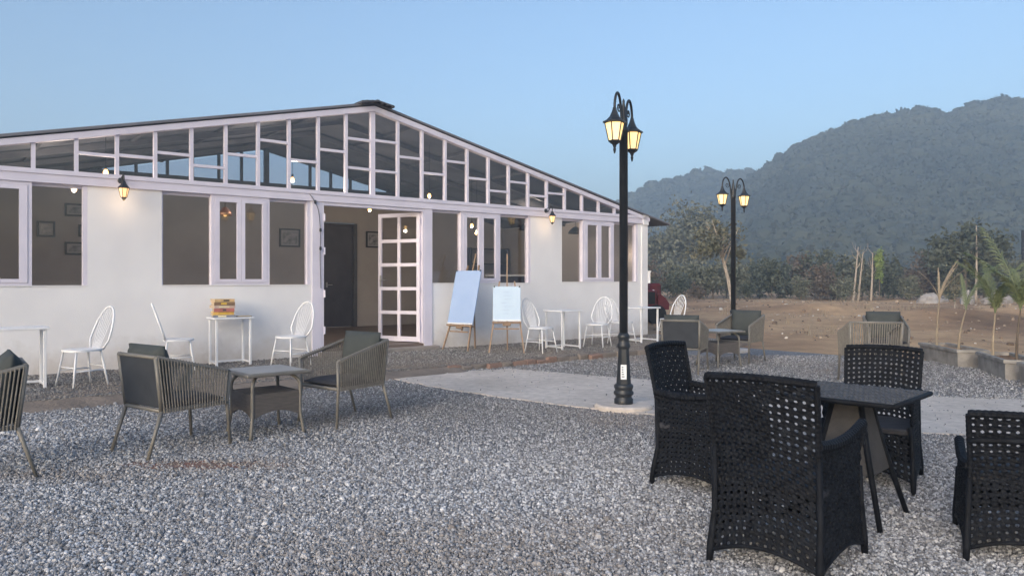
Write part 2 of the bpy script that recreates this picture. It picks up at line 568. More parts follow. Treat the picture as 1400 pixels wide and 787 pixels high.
def gravel_mat(name, dark, light, dirt, dscale, dlo, dhi, cell):
    m, nt, p = nodes_mat(name)
    pos = nt.nodes.new('ShaderNodeNewGeometry').outputs['Position']
    v = nt.nodes.new('ShaderNodeTexVoronoi'); v.inputs['Scale'].default_value = cell
    nt.links.new(pos, v.inputs['Vector'])
    sx = nt.nodes.new('ShaderNodeSeparateColor'); nt.links.new(v.outputs['Color'], sx.inputs[0])
    stone = ramp(nt, sx.outputs[0], [(0.0, dark), (0.55, tuple((a + b) / 2 for a, b in zip(dark, light))), (1.0, light)])
    d = ramp(nt, noise(nt, dscale, 6, pos), [(dlo, (0, 0, 0)), (dhi, (1, 1, 1))])
    nt.links.new(mixc(nt, d, stone, dirt), p.inputs['Base Color'])
    p.inputs['Roughness'].default_value = 0.9
    b = nt.nodes.new('ShaderNodeBump'); b.inputs['Strength'].default_value = 0.9; b.inputs['Distance'].default_value = 0.015
    b.invert = True
    nt.links.new(v.outputs['Distance'], b.inputs['Height']); nt.links.new(b.outputs[0], p.inputs['Normal'])
    return m
M_YARD = gravel_mat('yard_gravel_bed', (0.10, 0.10, 0.107), (0.27, 0.272, 0.288), (0.19, 0.17, 0.155), 0.5, 0.55, 0.80, 52)
M_TERR = gravel_mat('terrace_gravel', (0.10, 0.095, 0.092), (0.27, 0.26, 0.255), (0.19, 0.16, 0.14), 0.9, 0.40, 0.70, 48)

# ground: one sheet to the horizon, gently uneven in the field, flat under the yard and the building
gx = np.unique(np.concatenate([-np.geomspace(2500, 20, 16), np.arange(-20, 42, 0.75), np.geomspace(42, 2500, 16)]))
gy = np.unique(np.concatenate([-np.geomspace(2500, 12, 14), np.arange(-12, 66, 0.75), np.geomspace(66, 2500, 18)]))
X, Y = np.meshgrid(gx, gy)
fld = np.clip((Y - (21 - 0.75 * X)) / 6, 0, 1) * np.clip((Y - 9) / 5, 0, 1)
Z = fld * np.clip(1.5 - np.hypot(X - 20, Y - 30) / 90, 0, 1) * ((vnoise(X, Y, 3, 4, 0.22) - 0.5) * 0.42 + (vnoise(X, Y, 9, 2, 0.9) - .5) * 0.16)
for mx, my, mr, mh in ((9.2, 15.6, 1.1, .16), (14.5, 24.5, 2.4, .42), (18.5, 27.5, 2.0, .3), (12.5, 31, 2.4, .3)):
    Z += mh * np.exp(-(((X - mx) / mr) ** 2 + ((Y - my) / (mr * .7)) ** 2))
Z -= 0.012
nx, ny = len(gx), len(gy)
ii = np.arange(nx * ny).reshape(ny, nx)
F = np.stack([ii[:-1, :-1], ii[:-1, 1:], ii[1:, 1:], ii[1:, :-1]], -1).reshape(-1, 4)
tag(link('ground', np_mesh('ground', np.stack([X, Y, Z], -1).reshape(-1, 3), F, M_SOIL)), 'bare brown earth of the open field and surroundings', 'ground', kind='structure')

mb = MB(); mb.add([(x, y, 0.0) for x, y in yard_poly], [tuple(range(len(yard_poly)))])
tag(mb.build('gravel_yard', M_YARD), 'grey gravel bed of the seating yard', 'gravel yard', kind='structure')

pv_ = []
for k in range(26):
    a = 2 * PI * k / 26; r_ = 1 + .35 * math.sin(a * 3 + 1) * math.cos(a * 5)
    pv_.append((-2.20 + .58 * r_ * math.cos(a), 5.36 + .15 * r_ * math.sin(a), .004))
mb = MB(); mb.add(pv_, [tuple(range(26))])
tag(mb.build('soil_patch', mat('red_brown_soil', (0.24, 0.115, 0.085), 0.95, (0.20, 0.15, 0.12), 5, 8, 0.6, 30)), 'patch of reddish soil showing through the gravel', 'soil', kind='structure')

# terrace along the front
mb = MB()
t = [fac(K0, 2.40), fac(K1, 2.40), fac(K1 + .3, 1.9), fac(K1 + .25, -0.02), fac(K0, -0.02)]
mb.prism([q[:2] for q in t], -0.02, 0.09)
tag(mb.build('terrace', M_TERR), 'raised strip of dirty fine gravel along the white building', 'terrace', kind='structure')

kerb = thing('kerb', 'crumbling kerb of brick and stone edging the raised strip', 'kerb', (0, 0, 0))
kerb['kind'] = 'structure'
s = 4.3
while s < K1:
    brick = s < 7.2
    L = random.uniform(.20, .30) if brick else random.uniform(.35, .6)
    mb = MB()
    w, hgt = random.uniform(.08, .13), random.uniform(.06, .10)
    mb.rbox(-L / 2, L / 2 - .006, -w / 2, w / 2, -.03, hgt, 0.016)
    mb.v = [(x + random.uniform(-.014, .014), y + random.uniform(-.014, .014), z + random.uniform(-.012, .010)) for x, y, z in mb.v]
    mb.build('stone', M_KERBR if brick and random.random() < .55 else M_KERB, kerb, loc=fac(s + L / 2, 2.42 + random.uniform(-.025, .025)), rotz=FA + random.uniform(-.06, .06))
    s += L
# earth bank where the strip has no kerb
n, prof = 90, [(2.05, .088), (2.15, .096), (2.28, .092), (2.40, .075), (2.52, .045), (2.64, .018), (2.78, -.006)]
vs = []
for i in range(n + 1):
    s = K0 + (4.5 - K0) * i / n
    wob = .10 * (float(vnoise(s, 3.3, 4, 3, 1.1)) - .5) * 2
    for o, z in prof:
        vs.append(fac(s, o + wob, z + (random.uniform(-.008, .010) if -.001 < z < .085 else 0)))
m_ = len(prof)
mb = MB(); mb.add(vs, [(i * m_ + j, i * m_ + j + 1, (i + 1) * m_ + j + 1, (i + 1) * m_ + j) for i in range(n) for j in range(m_ - 1)])
tag(mb.build('earth_bank', mat('bank_earth', (0.24, 0.195, 0.16), 0.95, (0.16, 0.132, 0.112), 3.0, 8, 0.8, 22), None, True), 'low sloping bank of bare earth along the raised strip', 'bank', kind='structure')

# concrete path bending away from the door towards the right
path_t = smooth_path([(-1.69, 10.12, 0), (-0.95, 10.72, 0), (-0.05, 11.15, 0), (0.68, 10.66, 0), (1.39, 10.18, 0), (2.2, 9.66, 0), (4.73, 8.50, 0), (6.6, 8.05, 0), (10, 7.4, 0)], 6, True)
path_b = smooth_path([(-1.62, 9.98, 0), (-0.75, 9.0, 0), (0.0, 8.33, 0), (0.92, 7.58, 0), (1.75, 7.14, 0), (3.58, 6.46, 0), (5.2, 6.05, 0), (9, 5.3, 0)], 6, True)
pp = [(v.x + random.uniform(-.03, .03), v.y + random.uniform(-.03, .03)) for v in path_t] + [(v.x + random.uniform(-.03, .03), v.y + random.uniform(-.03, .03)) for v in reversed(path_b)]
m, nt, p = nodes_mat('worn_concrete')
pos = nt.nodes.new('ShaderNodeNewGeometry').outputs['Position']
c1 = ramp(nt, noise(nt, 0.9, 8, pos, .6), [(0.3, (0.50, 0.445, 0.395)), (0.55, (0.62, 0.555, 0.50)), (0.75, (0.70, 0.635, 0.575))])
c2 = ramp(nt, noise(nt, 9.0, 7, pos, .7), [(0.3, (0.72, 0.71, 0.70)), (0.65, (1.05, 1.04, 1.03))])
nt.links.new(mixc(nt, 1.0, c1, c2, 'MULTIPLY'), p.inputs['Base Color'])
p.inputs['Roughness'].default_value = 0.85
b = nt.nodes.new('ShaderNodeBump'); b.inputs['Strength'].default_value = 0.35; b.inputs['Distance'].default_value = 0.02
nt.links.new(noise(nt, 14, 8, pos, .7), b.inputs['Height']); nt.links.new(b.outputs[0], p.inputs['Normal'])
M_PATH = m
mb = MB(); mb.prism(pp[::-1], -0.02, 0.012)
tag(mb.build('path', M_PATH), 'worn concrete path crossing the gravel to the door', 'path', kind='structure')

# ------------------------------------------------------------------ loose stones (geometry nodes, one object each)
def stone_mat(name, dark, mid, light, dirt):
    m, nt, p = nodes_mat(name)
    oi = nt.nodes.new('ShaderNodeObjectInfo')
    c = ramp(nt, oi.outputs['Random'], [(0.0, dark), (0.5, mid), (0.85, light), (1.0, tuple(min(1, q * 1.25) for q in light))])
    at = nt.nodes.new('ShaderNodeAttribute'); at.attribute_type = 'INSTANCER'; at.attribute_name = 'tint'
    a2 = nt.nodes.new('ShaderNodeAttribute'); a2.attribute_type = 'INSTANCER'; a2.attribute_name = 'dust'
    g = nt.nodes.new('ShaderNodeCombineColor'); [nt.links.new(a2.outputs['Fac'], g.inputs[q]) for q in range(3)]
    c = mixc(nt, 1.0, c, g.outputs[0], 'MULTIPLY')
    nt.links.new(mixc(nt, at.outputs['Fac'], c, dirt), p.inputs['Base Color'])
    p.inputs['Roughness'].default_value = 0.8
    return m
M_STONE = stone_mat('grey_gravel_stones', (0.11, 0.11, 0.117), (0.285, 0.285, 0.295), (0.47, 0.47, 0.485), (0.26, 0.215, 0.18))
M_STONE2 = stone_mat('brown_grey_stones', (0.085, 0.082, 0.08), (0.21, 0.20, 0.195), (0.33, 0.32, 0.31), (0.19, 0.16, 0.135))
M_CLOD = stone_mat('field_clods', (0.12, 0.085, 0.06), (0.28, 0.20, 0.14), (0.42, 0.33, 0.25), (0.6, 0.57, 0.53))

def scatter(name, pts, scale, tint, material, label, cat):
    n = len(pts)
    me = bpy.data.meshes.new(name)
    me.vertices.add(n)
    me.vertices.foreach_set('co', pts.astype(np.float32).ravel())
    a = me.attributes.new('rot', 'FLOAT_VECTOR', 'POINT'); a.data.foreach_set('vector', rng.uniform(0, 6.28, (n, 3)).astype(np.float32).ravel())
    a = me.attributes.new('scl', 'FLOAT_VECTOR', 'POINT'); a.data.foreach_set('vector', (scale[:, None] * rng.uniform(.55, 1.25, (n, 3))).astype(np.float32).ravel())
    a = me.attributes.new('tint', 'FLOAT', 'POINT'); a.data.foreach_set('value', tint.astype(np.float32))
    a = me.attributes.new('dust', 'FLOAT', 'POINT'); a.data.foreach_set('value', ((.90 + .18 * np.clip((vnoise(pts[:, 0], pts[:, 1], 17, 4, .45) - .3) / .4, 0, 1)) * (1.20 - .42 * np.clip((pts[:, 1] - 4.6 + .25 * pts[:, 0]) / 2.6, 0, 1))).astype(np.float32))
    me.materials.append(material)
    o = link(name, me)
    ng = bpy.data.node_groups.new(name, 'GeometryNodeTree')
    ng.interface.new_socket('Geometry', in_out='INPUT', socket_type='NodeSocketGeometry')
    ng.interface.new_socket('Geometry', in_out='OUTPUT', socket_type='NodeSocketGeometry')
    gi, go = ng.nodes.new('NodeGroupInput'), ng.nodes.new('NodeGroupOutput')
    mp = ng.nodes.new('GeometryNodeMeshToPoints')
    ico = ng.nodes.new('GeometryNodeMeshIcoSphere'); ico.inputs['Radius'].default_value = 1.0; ico.inputs['Subdivisions'].default_value = 1
    sm = ng.nodes.new('GeometryNodeSetMaterial'); sm.inputs['Material'].default_value = material
    ip = ng.nodes.new('GeometryNodeInstanceOnPoints')
    def attr(nm):
        q = ng.nodes.new('GeometryNodeInputNamedAttribute'); q.data_type = 'FLOAT_VECTOR'; q.inputs['Name'].default_value = nm
        return [x for x in q.outputs if x.enabled][0]
    e2r = ng.nodes.new('FunctionNodeEulerToRotation')
    L = ng.links.new
    L(gi.outputs[0], mp.inputs['Mesh']); L(mp.outputs[0], ip.inputs['Points'])
    L(ico.outputs['Mesh'], sm.inputs['Geometry']); L(sm.outputs[0], ip.inputs['Instance'])
    L(attr('rot'), e2r.inputs[0]); L(e2r.outputs[0], ip.inputs['Rotation']); L(attr('scl'), ip.inputs['Scale'])
    L(ip.outputs[0], go.inputs[0])
    md = o.modifiers.new('scatter', 'NODES'); md.node_group = ng
    tag(o, label, cat, kind='stuff')
    return o

pathxy = [(v.x, v.y) for v in path_t] + [(v.x, v.y) for v in reversed(path_b)]
def yard_points(y0, y1, dens):
    w = 0.76 * y1 + 1.2
    n = int(dens * 2 * w * (y1 - y0))
    x = rng.uniform(-w, w, n); y = rng.uniform(y0, y1, n)
    k = (np.abs(x) < 0.74 * y + 1.1) & inside(x, y, yard_poly) & (~inside(x, y, pathxy) | (rng.uniform(size=n) < .012) | ((rng.uniform(size=n) < .35) & ~inside(x, y + .10, pathxy)))
    return x[k], y[k]
PX, PY, PS = [], [], []
for y0, y1, dens, sz in ((2.6, 4.2, 10500, .0066), (4.2, 6.0, 7800, .0072), (6.0, 8.5, 4200, .0086), (8.5, 13.2, 1200, .0105)):
    x, y = yard_points(y0, y1, dens)
    PX.append(x); PY.append(y); PS.append(sz * rng.lognormal(0, .34, len(x)))
x, y, sz = np.concatenate(PX), np.concatenate(PY), np.concatenate(PS)
patch = np.exp(-(((x + 2.2 + (y - 5.35) * .4) / .55) ** 2 + ((y - 5.35) / .16) ** 2)) + .6 * np.exp(-(((x + 3.0) / .8) ** 2 + ((y - 5.05) / .16) ** 2))
dn = vnoise(x, y, 5, 4, 0.55)
dirt = np.clip((dn - .50) * 2.0, 0, .6) + np.clip(patch, 0, 1) * .95
keep = rng.uniform(size=len(x)) > np.clip(patch, 0, 1) * .8
x, y, sz, dirt = x[keep], y[keep], sz[keep], dirt[keep]
sz = sz * (.90 - .22 * np.clip((y - 5.4 + .25 * x) / 1.6, 0, 1) + .22 * (vnoise(x, y, 23, 3, .6) - .5))
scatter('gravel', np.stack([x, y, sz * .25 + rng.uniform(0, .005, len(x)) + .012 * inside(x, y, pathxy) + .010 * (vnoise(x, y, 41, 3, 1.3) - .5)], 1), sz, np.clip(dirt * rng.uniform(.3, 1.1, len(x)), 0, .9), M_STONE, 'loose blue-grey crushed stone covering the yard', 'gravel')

n = 30000
s_, o_ = rng.uniform(-2.5, 11.3, n), rng.uniform(0.02, 2.36, n) 
x = AX + DX * s_ + DY * o_; y = AY + DY * s_ - DX * o_
sz = rng.uniform(.006, .016, n)
scatter('terrace_gravel', np.stack([x, y, .09 + sz * .2], 1), sz, np.clip((vnoise(x, y, 8, 4, .7) - .35) * 2.2 + (o_ > 1.9) * .35, 0, .95) * rng.uniform(.5, 1, n), M_STONE2, 'brownish fine gravel on the raised strip by the wall', 'gravel')

n = 2600
y = rng.uniform(12.5, 50, n); x = rng.uniform(.1, .8, n) * y
k = ~inside(x, y, yard_poly) & (y > 21 - .75 * x)
x, y = x[k], y[k]
fldz = np.zeros(len(x))
gxi, gyi = np.searchsorted(gx, x) - 1, np.searchsorted(gy, y) - 1
u, v = (x - gx[gxi]) / (gx[gxi + 1] - gx[gxi]), (y - gy[gyi]) / (gy[gyi + 1] - gy[gyi])
fldz = (Z[gyi, gxi] * (1 - u) + Z[gyi, gxi + 1] * u) * (1 - v) + (Z[gyi + 1, gxi] * (1 - u) + Z[gyi + 1, gxi + 1] * u) * v
sz = rng.gamma(1.6, .014, len(x)) * (0.7 + y / 60)
scatter('field_clods', np.stack([x, y, fldz + sz * .2], 1), sz, (rng.uniform(size=len(x)) > .93) * rng.uniform(.5, 1, len(x)), M_CLOD, 'scattered clods and pale stones on the brown field', 'stones')

# ------------------------------------------------------------------ hills and their forest
def make_hill(name, table, Db, Dr, pxr, label, seed, nt_, crown):
    tx, ty = zip(*table)
    def H(px):
        return np.interp(px, tx, [(383 - q) / 1018 for q in ty]) * (Dr - 5) - 1.5
    def zf(px, D):
        h = H(px)
        t = np.clip((D - Db) / (Dr - Db), 0, 1)
        up = np.maximum(h, 0) * (0.25 * t + 0.75 * t ** 1.45)
        z = np.where(D <= Dr, up, np.maximum(h, 0) * np.cos(np.clip((D - Dr) / 160, 0, 1) * PI / 2))
        x = (px - 700) / 1018 * D
        return z + (vnoise(x, D, seed, 4, .022) - .5) * 11 * np.clip(t * 3, 0, 1) * np.clip((Dr - D) / 50, 0, 1) - .3
    px = np.linspace(pxr[0], pxr[1], 120); D = np.linspace(Db, Dr + 160, 60)
    PXg, Dg = np.meshgrid(px, D)
    V = np.stack([(PXg - 700) / 1018 * Dg, Dg, zf(PXg, Dg)], -1).reshape(-1, 3)
    a = np.arange(120 * 60).reshape(60, 120)
    F = np.stack([a[:-1, :-1], a[:-1, 1:], a[1:, 1:], a[1:, :-1]], -1).reshape(-1, 4)
    tag(link(name, np_mesh(name, V, F, M_HILL)), label, 'hill', kind='structure')
    r = np.random.default_rng(seed)
    D = np.sqrt(r.uniform(Db ** 2, (Dr + 14) ** 2, nt_)); px = r.uniform(pxr[0], pxr[1], nt_)
    c = np.stack([(px - 700) / 1018 * D, D, zf(px, D)], 1)
    R = crown * r.uniform(.6, 1.35, nt_) * np.where(r.uniform(size=nt_) < .12, 1.4, 1)
    bm = bmesh.new(); bmesh.ops.create_icosphere(bm, subdivisions=2, radius=1)
    iv = np.array([q.co for q in bm.verts]); bm.verts.index_update()
    fi = np.array([[q.index for q in f.verts] for f in bm.faces]); bm.free()
    nv = len(iv)
    ph = r.uniform(0, 6.28, (nt_, 3, 1))
    lump = 1 + .20 * np.sin(iv[None, :, 0] * 3.5 + ph[:, 0]) * np.cos(iv[None, :, 1] * 4 + ph[:, 1]) + .12 * np.sin(iv[None, :, 2] * 6 + ph[:, 2]) + r.uniform(-.09, .09, (nt_, nv))
    P_ = c[:, None, :] + iv[None] * (lump * R[:, None])[..., None] * np.array([1, 1, .8]) + np.array([0, 0, 1]) * (R * .5)[:, None, None]
    fb = (fi[None] + (np.arange(nt_) * nv)[:, None, None]).reshape(-1, 3)
    per = 22
    d = r.normal(size=(nt_, per, 3)); d /= np.linalg.norm(d, axis=2)[..., None]
    d[..., 2] = np.abs(d[..., 2])
    pts = c[:, None, :] + d * (R[:, None, None] * r.uniform(.95, 1.18, (nt_, per, 1))) * np.array([1, 1, .8]) + np.array([0, 0, 1]) * (R * .5)[:, None, None]
    lv, lf = leaf_quads(pts.reshape(-1, 3), np.repeat(R * .22, per), r, .7)
    tri = np.concatenate([lf[:, [0, 1, 2]], lf[:, [0, 2, 3]]])
    v = np.concatenate([P_.reshape(-1, 3), lv]); f = np.concatenate([fb, tri + nt_ * nv])
    return v, f
vA, fA = make_hill('hill', [(300, 383), (700, 378), (800, 368), (900, 330), (950, 298), (1000, 262), (1035, 236), (1060, 216), (1090, 192), (1130, 175), (1160, 163), (1200, 151), (1230, 147), (1260, 141), (1300, 148), (1330, 133), (1370, 131), (1400, 128), (1500, 130), (1700, 150), (2000, 200)], 120, 300, (560, 1900), 'wooded hill rising behind the field', 21, 11500, 1.95)
vB, fB = make_hill('far_hill', [(300, 383), (600, 360), (700, 335), (800, 298), (860, 267), (900, 245), (950, 235), (1000, 230), (1050, 231), (1120, 240), (1250, 262), (1500, 300)], 250, 400, (500, 1400), 'lower wooded ridge left of the main hill', 33, 5200, 2.4)
tag(link('forest', np_mesh('forest', np.concatenate([vA, vB]), np.concatenate([fA, fB + len(vA)]), M_FOREST, True)), 'hazy blue-green forest covering the hills', 'forest', kind='stuff')

# haze: one closed box of thin pale air round camera, yard and hills
mb = MB(); mb.box(-760, 760, -220, 640, -3, 84)
hz = bpy.data.materials.new('haze_air'); hz.use_nodes = True
nt = hz.node_tree; nt.nodes.clear()
o = nt.nodes.new('ShaderNodeOutputMaterial'); pv = nt.nodes.new('ShaderNodeVolumePrincipled')
pv.inputs['Color'].default_value = (0.58, 0.77, 1.0, 1)
pv.inputs['Density'].default_value = 0.0017
pv.inputs['Anisotropy'].default_value = 0.0
nt.links.new(pv.outputs[0], o.inputs['Volume'])
tag(mb.build('haze', hz), 'thin blue evening haze in the air', 'haze', kind='stuff')

# ------------------------------------------------------------------ the building
bld = thing('cafe_building', 'long white building with glazed gable, lavender window frames and open glass door', 'building', (AX, AY, 0), FA)
RS, RZ, SL = 4.36, 4.36, 0.2235              # ridge position along the front, ridge height, roof slope
S0, S1, DEP = -2.56, 11.28, 5.2              # building ends and depth
FLZ = 0.20
def roofz(s):
    return RZ - SL * abs(s - RS)
def bpart(name, m, fn, parent=None, smooth=False):
    mb = MB(); fn(mb); return mb.build(name, m, parent or bld, smooth)

OPEN = [(-2.2, 0.06, 1.25), (1.0, 3.24, 1.25), (3.42, 5.38, 0.0), (5.55, 7.86, 1.27), (8.70, 11.0, 1.29)]
TOPW = 2.62
def front(mb):
    e = S0
    for a, b, z0 in OPEN:
        mb.box(e, a, 0, .14, -.05, TOPW)
        if z0 > .5:
            mb.box(a, b, 0.0, .14, -.05, z0)
        e = b
    mb.box(e, S1, 0, .14, -.05, TOPW)
    mb.box(S0, S1, .045, .14, TOPW, 2.74)
fw = bpart('front_wall', M_WALL, front)
bpart('side_wall', M_WALL, lambda mb: (mb.box(S0 + .002, S0 + .14, .14, DEP, -.05, 2.78),))
bpart('side_wall', M_WALL, lambda mb: mb.box(S1 - .14, S1 - .002, .14, DEP, -.05, 2.78))
bpart('side_wall_lining', M_INT, lambda mb: mb.box(S1 - .16, S1 - .141, .141, DEP - .02, FLZ, 2.76))
bpart('side_wall_lining', M_INT, lambda mb: mb.box(S0 + .141, S0 + .16, .141, DEP - .02, FLZ, 2.76))
# rear wall, opaque up to 3.53 with the doorway cut out
RT = 3.50
def rear(mb):
    mb.slab([(S0, -.05), (5.66, -.05), (5.66, RT), (max(S0, RS - (RZ - RT) / SL), RT), (S0, roofz(S0) - .06)], DEP, DEP + .14)
    mb.slab([(6.62, -.05), (S1, -.05), (S1, roofz(S1) - .06), (RS + (RZ - RT) / SL, RT), (6.62, RT)], DEP, DEP + .14)
    mb.box(5.66, 6.62, DEP, DEP + .14, 2.72, RT)
bpart('rear_wall', M_INT, rear)
bpart('rear_beam', M_ROOFU, lambda mb: mb.box(RS - 3.9, RS + 3.9, DEP - .08, DEP - .003, 3.28, RT + .03))
bpart('floor', M_FLOORI, lambda mb: mb.box(S0 + .003, S1 - .003, .02, DEP - .003, 0.0, FLZ))
bpart('step', mat('step_concrete', (0.30, 0.27, 0.25), 0.9, (0.22, 0.2, 0.185), 5, 7, 0.4, 30), lambda mb: mb.rbox(3.36, 5.62, -.16, .015, 0.02, .155, .012))
# rear door, dark grey, with frame
rd = bpart('rear_door', M_DDOOR, lambda mb: mb.box(5.72, 6.50, DEP - .02, DEP + .05, FLZ + .01, 2.64))
bpart('door_frame', M_ROOFU, lambda mb: (mb.box(6.50, 6.60, DEP - .06, DEP + .1, FLZ, 2.70), mb.box(5.66, 5.72, DEP - .06, DEP + .1, FLZ, 2.70), mb.box(5.72, 6.50, DEP - .055, DEP + .1, 2.645, 2.70)), rd)
bpart('handle', M_CHROME, lambda mb: (mb.tube([(5.82, DEP - .06, 1.22), (5.95, DEP - .06, 1.22)], .012), mb.rbox(5.80, 5.84, DEP - .05, DEP - .021, 1.16, 1.28)), rd)

# rear glazing
RM = [1.05, 1.7, 2.3, 2.8, 3.35, 3.84, 4.40, 4.92, 5.44, 5.96, 6.47, 7.0, 7.5]
def ztop_r(s):
    return roofz(s) - .09
for a, b in zip(RM[:-1], RM[1:]):
    za, zb = max(ztop_r(a), RT + .06), max(ztop_r(b), RT + .06)
    bpart('rear_pane', M_GLASS, lambda mb: mb.slab([(a + .02, RT + .03), (b - .02, RT + .03), (b - .02, zb), (a + .02, za)], DEP + .05, DEP + .056))
for q in RM:
    w = .055 if abs(q - 4.40) < .01 else .026
    bpart('rear_mullion', M_ROOFU, lambda mb: mb.box(q - w, q + w, DEP + .02, DEP + .09, RT, max(ztop_r(q), RT + .05) + .06))

# ---------------- roof: corrugated sheets
def roof_side(sgn):
    mb = MB()
    end = 7.66
    n = 76; y0, y1 = -.085, DEP + .3
    vs, fs = [], []
    ny = n * 4
    for lay in range(2):
        for j in range(ny + 1):
            y = y0 + (y1 - y0) * j / ny
            w = .012 * math.sin(2 * PI * j / 4)
            for q in (0.0, end / 2, end):
                vs.append((RS + sgn * q, y, RZ - SL * q + w - lay * .03))
    N = (ny + 1) * 3
    for j in range(ny):
        for i in range(2):
            a = j * 3 + i
            fs.append((a, a + 1, a + 4, a + 3) if sgn > 0 else (a + 3, a + 4, a + 1, a))
            fs.append((N + a + 3, N + a + 4, N + a + 1, N + a) if sgn > 0 else (N + a, N + a + 1, N + a + 4, N + a + 3))
        fs.append((j * 3 + 2, N + j * 3 + 2, N + j * 3 + 5, j * 3 + 5))
    for i in range(2):
        fs.append((i, N + i, N + i + 1, i + 1)); e = ny * 3
        fs.append((e + i, e + i + 1, N + e + i + 1, N + e + i))
    mb.add(vs, fs)
    return mb
roof = roof_side(-1).build('roof_sheet', M_ROOF, bld)
roof2 = roof_side(1).build('roof_sheet', M_ROOF, bld)
def ridge(mb):
    for k in range(14):
        y = -.2 + k * .41
        mb.add([(RS - .30, y, RZ - .035 + random.uniform(0, .012)), (RS, y, RZ + .02), (RS + .30, y, RZ - .035 + random.uniform(0, .012)), (RS - .31, y + .43, RZ - .03), (RS, y + .43, RZ + .03), (RS + .31, y + .43, RZ - .03),
                (RS - .30, y, RZ - .06), (RS, y, RZ + .0), (RS + .30, y, RZ - .06)], [(0, 1, 4, 3), (1, 2, 5, 4), (0, 6, 7, 1), (1, 7, 8, 2)])
    for k in range(-3, 4):
        mb.rbox(RS + k * .095 - .03, RS + k * .095 + .03, -.20, -.02, RZ - .005 - abs(k) * .021, RZ + .028 - abs(k) * .021 + random.uniform(-.008, .010), .008)
bpart('ridge_cap', M_ROOFU, ridge, roof)
# purlins and rafters under the roof
def under(mb):
    for y in (1.3, 2.6, 3.9):
        for sg in (-1, 1):
            M = Matrix.Translation((RS, y, RZ - .10)) @ Matrix.Rotation(sg * math.atan(SL), 4, 'Y')
            mb.box(0 if sg > 0 else -7.0, 7.0 if sg > 0 else 0, -.03, .03, -.05, .03, M)
    for q in (0.9, 2.2, 3.5, 4.8, 6.0):
        for sg in (-1, 1):
            mb.box(RS + sg * q - .025, RS + sg * q + .025, .1, DEP, RZ - SL * q - .085, RZ - SL * q - .035)
bpart('rafters', mat('rafter_steel', (0.15, 0.15, 0.17), 0.5, (0.11, 0.11, 0.125), 4, 4), under)

# ---------------- gable front: rake beams, band, mullions, transoms, panes
RB = .082
for sg in (-1, 1):
    def rake(mb):
        e = 6.98
        mb.slab([(RS, RZ - .05), (RS, RZ - .05 - RB - .01), (RS + sg * e, RZ - .05 - RB - SL * e), (RS + sg * e, RZ - .05 - SL * e)][::sg], -.06, .06)
    bpart('rake_beam', M_FRAME, rake)
bpart('band_beam', M_FRAME, lambda mb: (mb.box(S0 - .01, S1 + .004, -.035, .042, TOPW - .005, 2.73), mb.box(S0 - .012, S1 + .006, -.05, .0455, 2.73, 2.79)))
def gz(s):                                   # underside of the rake beam
    return RZ - .05 - RB - SL * abs(s - RS)
ms = [4.345 + .491 * k for k in range(-13, 14)]
ms = [q for q in ms if gz(q) > 2.85]
for q in ms:
    w = .042 if abs(q - 4.345) < .01 else .024
    bpart('mullion', M_FRAME, lambda mb: mb.box(q - w, q + w, -.03, .035, 2.785, gz(q) + .03))
TRN = {.15: [3.05], .65: [3.07, 2.93], 1.13: [3.16], 1.64: [3.02], 2.13: [3.24], 2.6: [3.51], 3.09: [3.25], 3.58: [3.47], 4.09: [3.71, 3.22], 4.58: [3.73, 3.21], 5.09: [3.5],
       5.6: [3.26], 6.09: [3.52], 6.59: [3.25], 7.08: [3.05], 7.57: [3.26], 8.06: [3.03], 8.57: [3.11]}
TRN[.65] = [3.07]
for i in range(len(ms) - 1):
    a, b = ms[i] + .024, ms[i + 1] - .024
    mid = (a + b) / 2
    key = min(TRN, key=lambda q: abs(q - mid))
    zs = sorted(TRN[key]) if abs(key - mid) < .2 else []
    zs = [z for z in zs if z < min(gz(a), gz(b)) - .05]
    lo = 2.79
    for z in zs:
        bpart('transom', M_FRAME, lambda mb: mb.box(a, b, -.025, .03, z - .02, z + .02))
        bpart('pane', M_GLASS, lambda mb: mb.box(a, b, .0, .006, lo, z - .02))
        lo = z + .02
    pts = [(a, lo), (b, lo), (b, gz(b))] + ([(RS, gz(RS))] if a < RS < b else []) + [(a, gz(a))]
    bpart('pane', M_GLASS, lambda mb: mb.slab(pts, .0, .006))
for a, b in ((S0 + .1, ms[0] - .024), (ms[-1] + .024, S1 - .1)):
    if min(gz(a), gz(b)) < 2.8:
        pts = [(a, 2.79), (b, 2.79), (b, max(gz(b), 2.80)), (a, max(gz(a), 2.80))]
        bpart('pane', M_GLASS, lambda mb: mb.slab(pts, .0, .006))

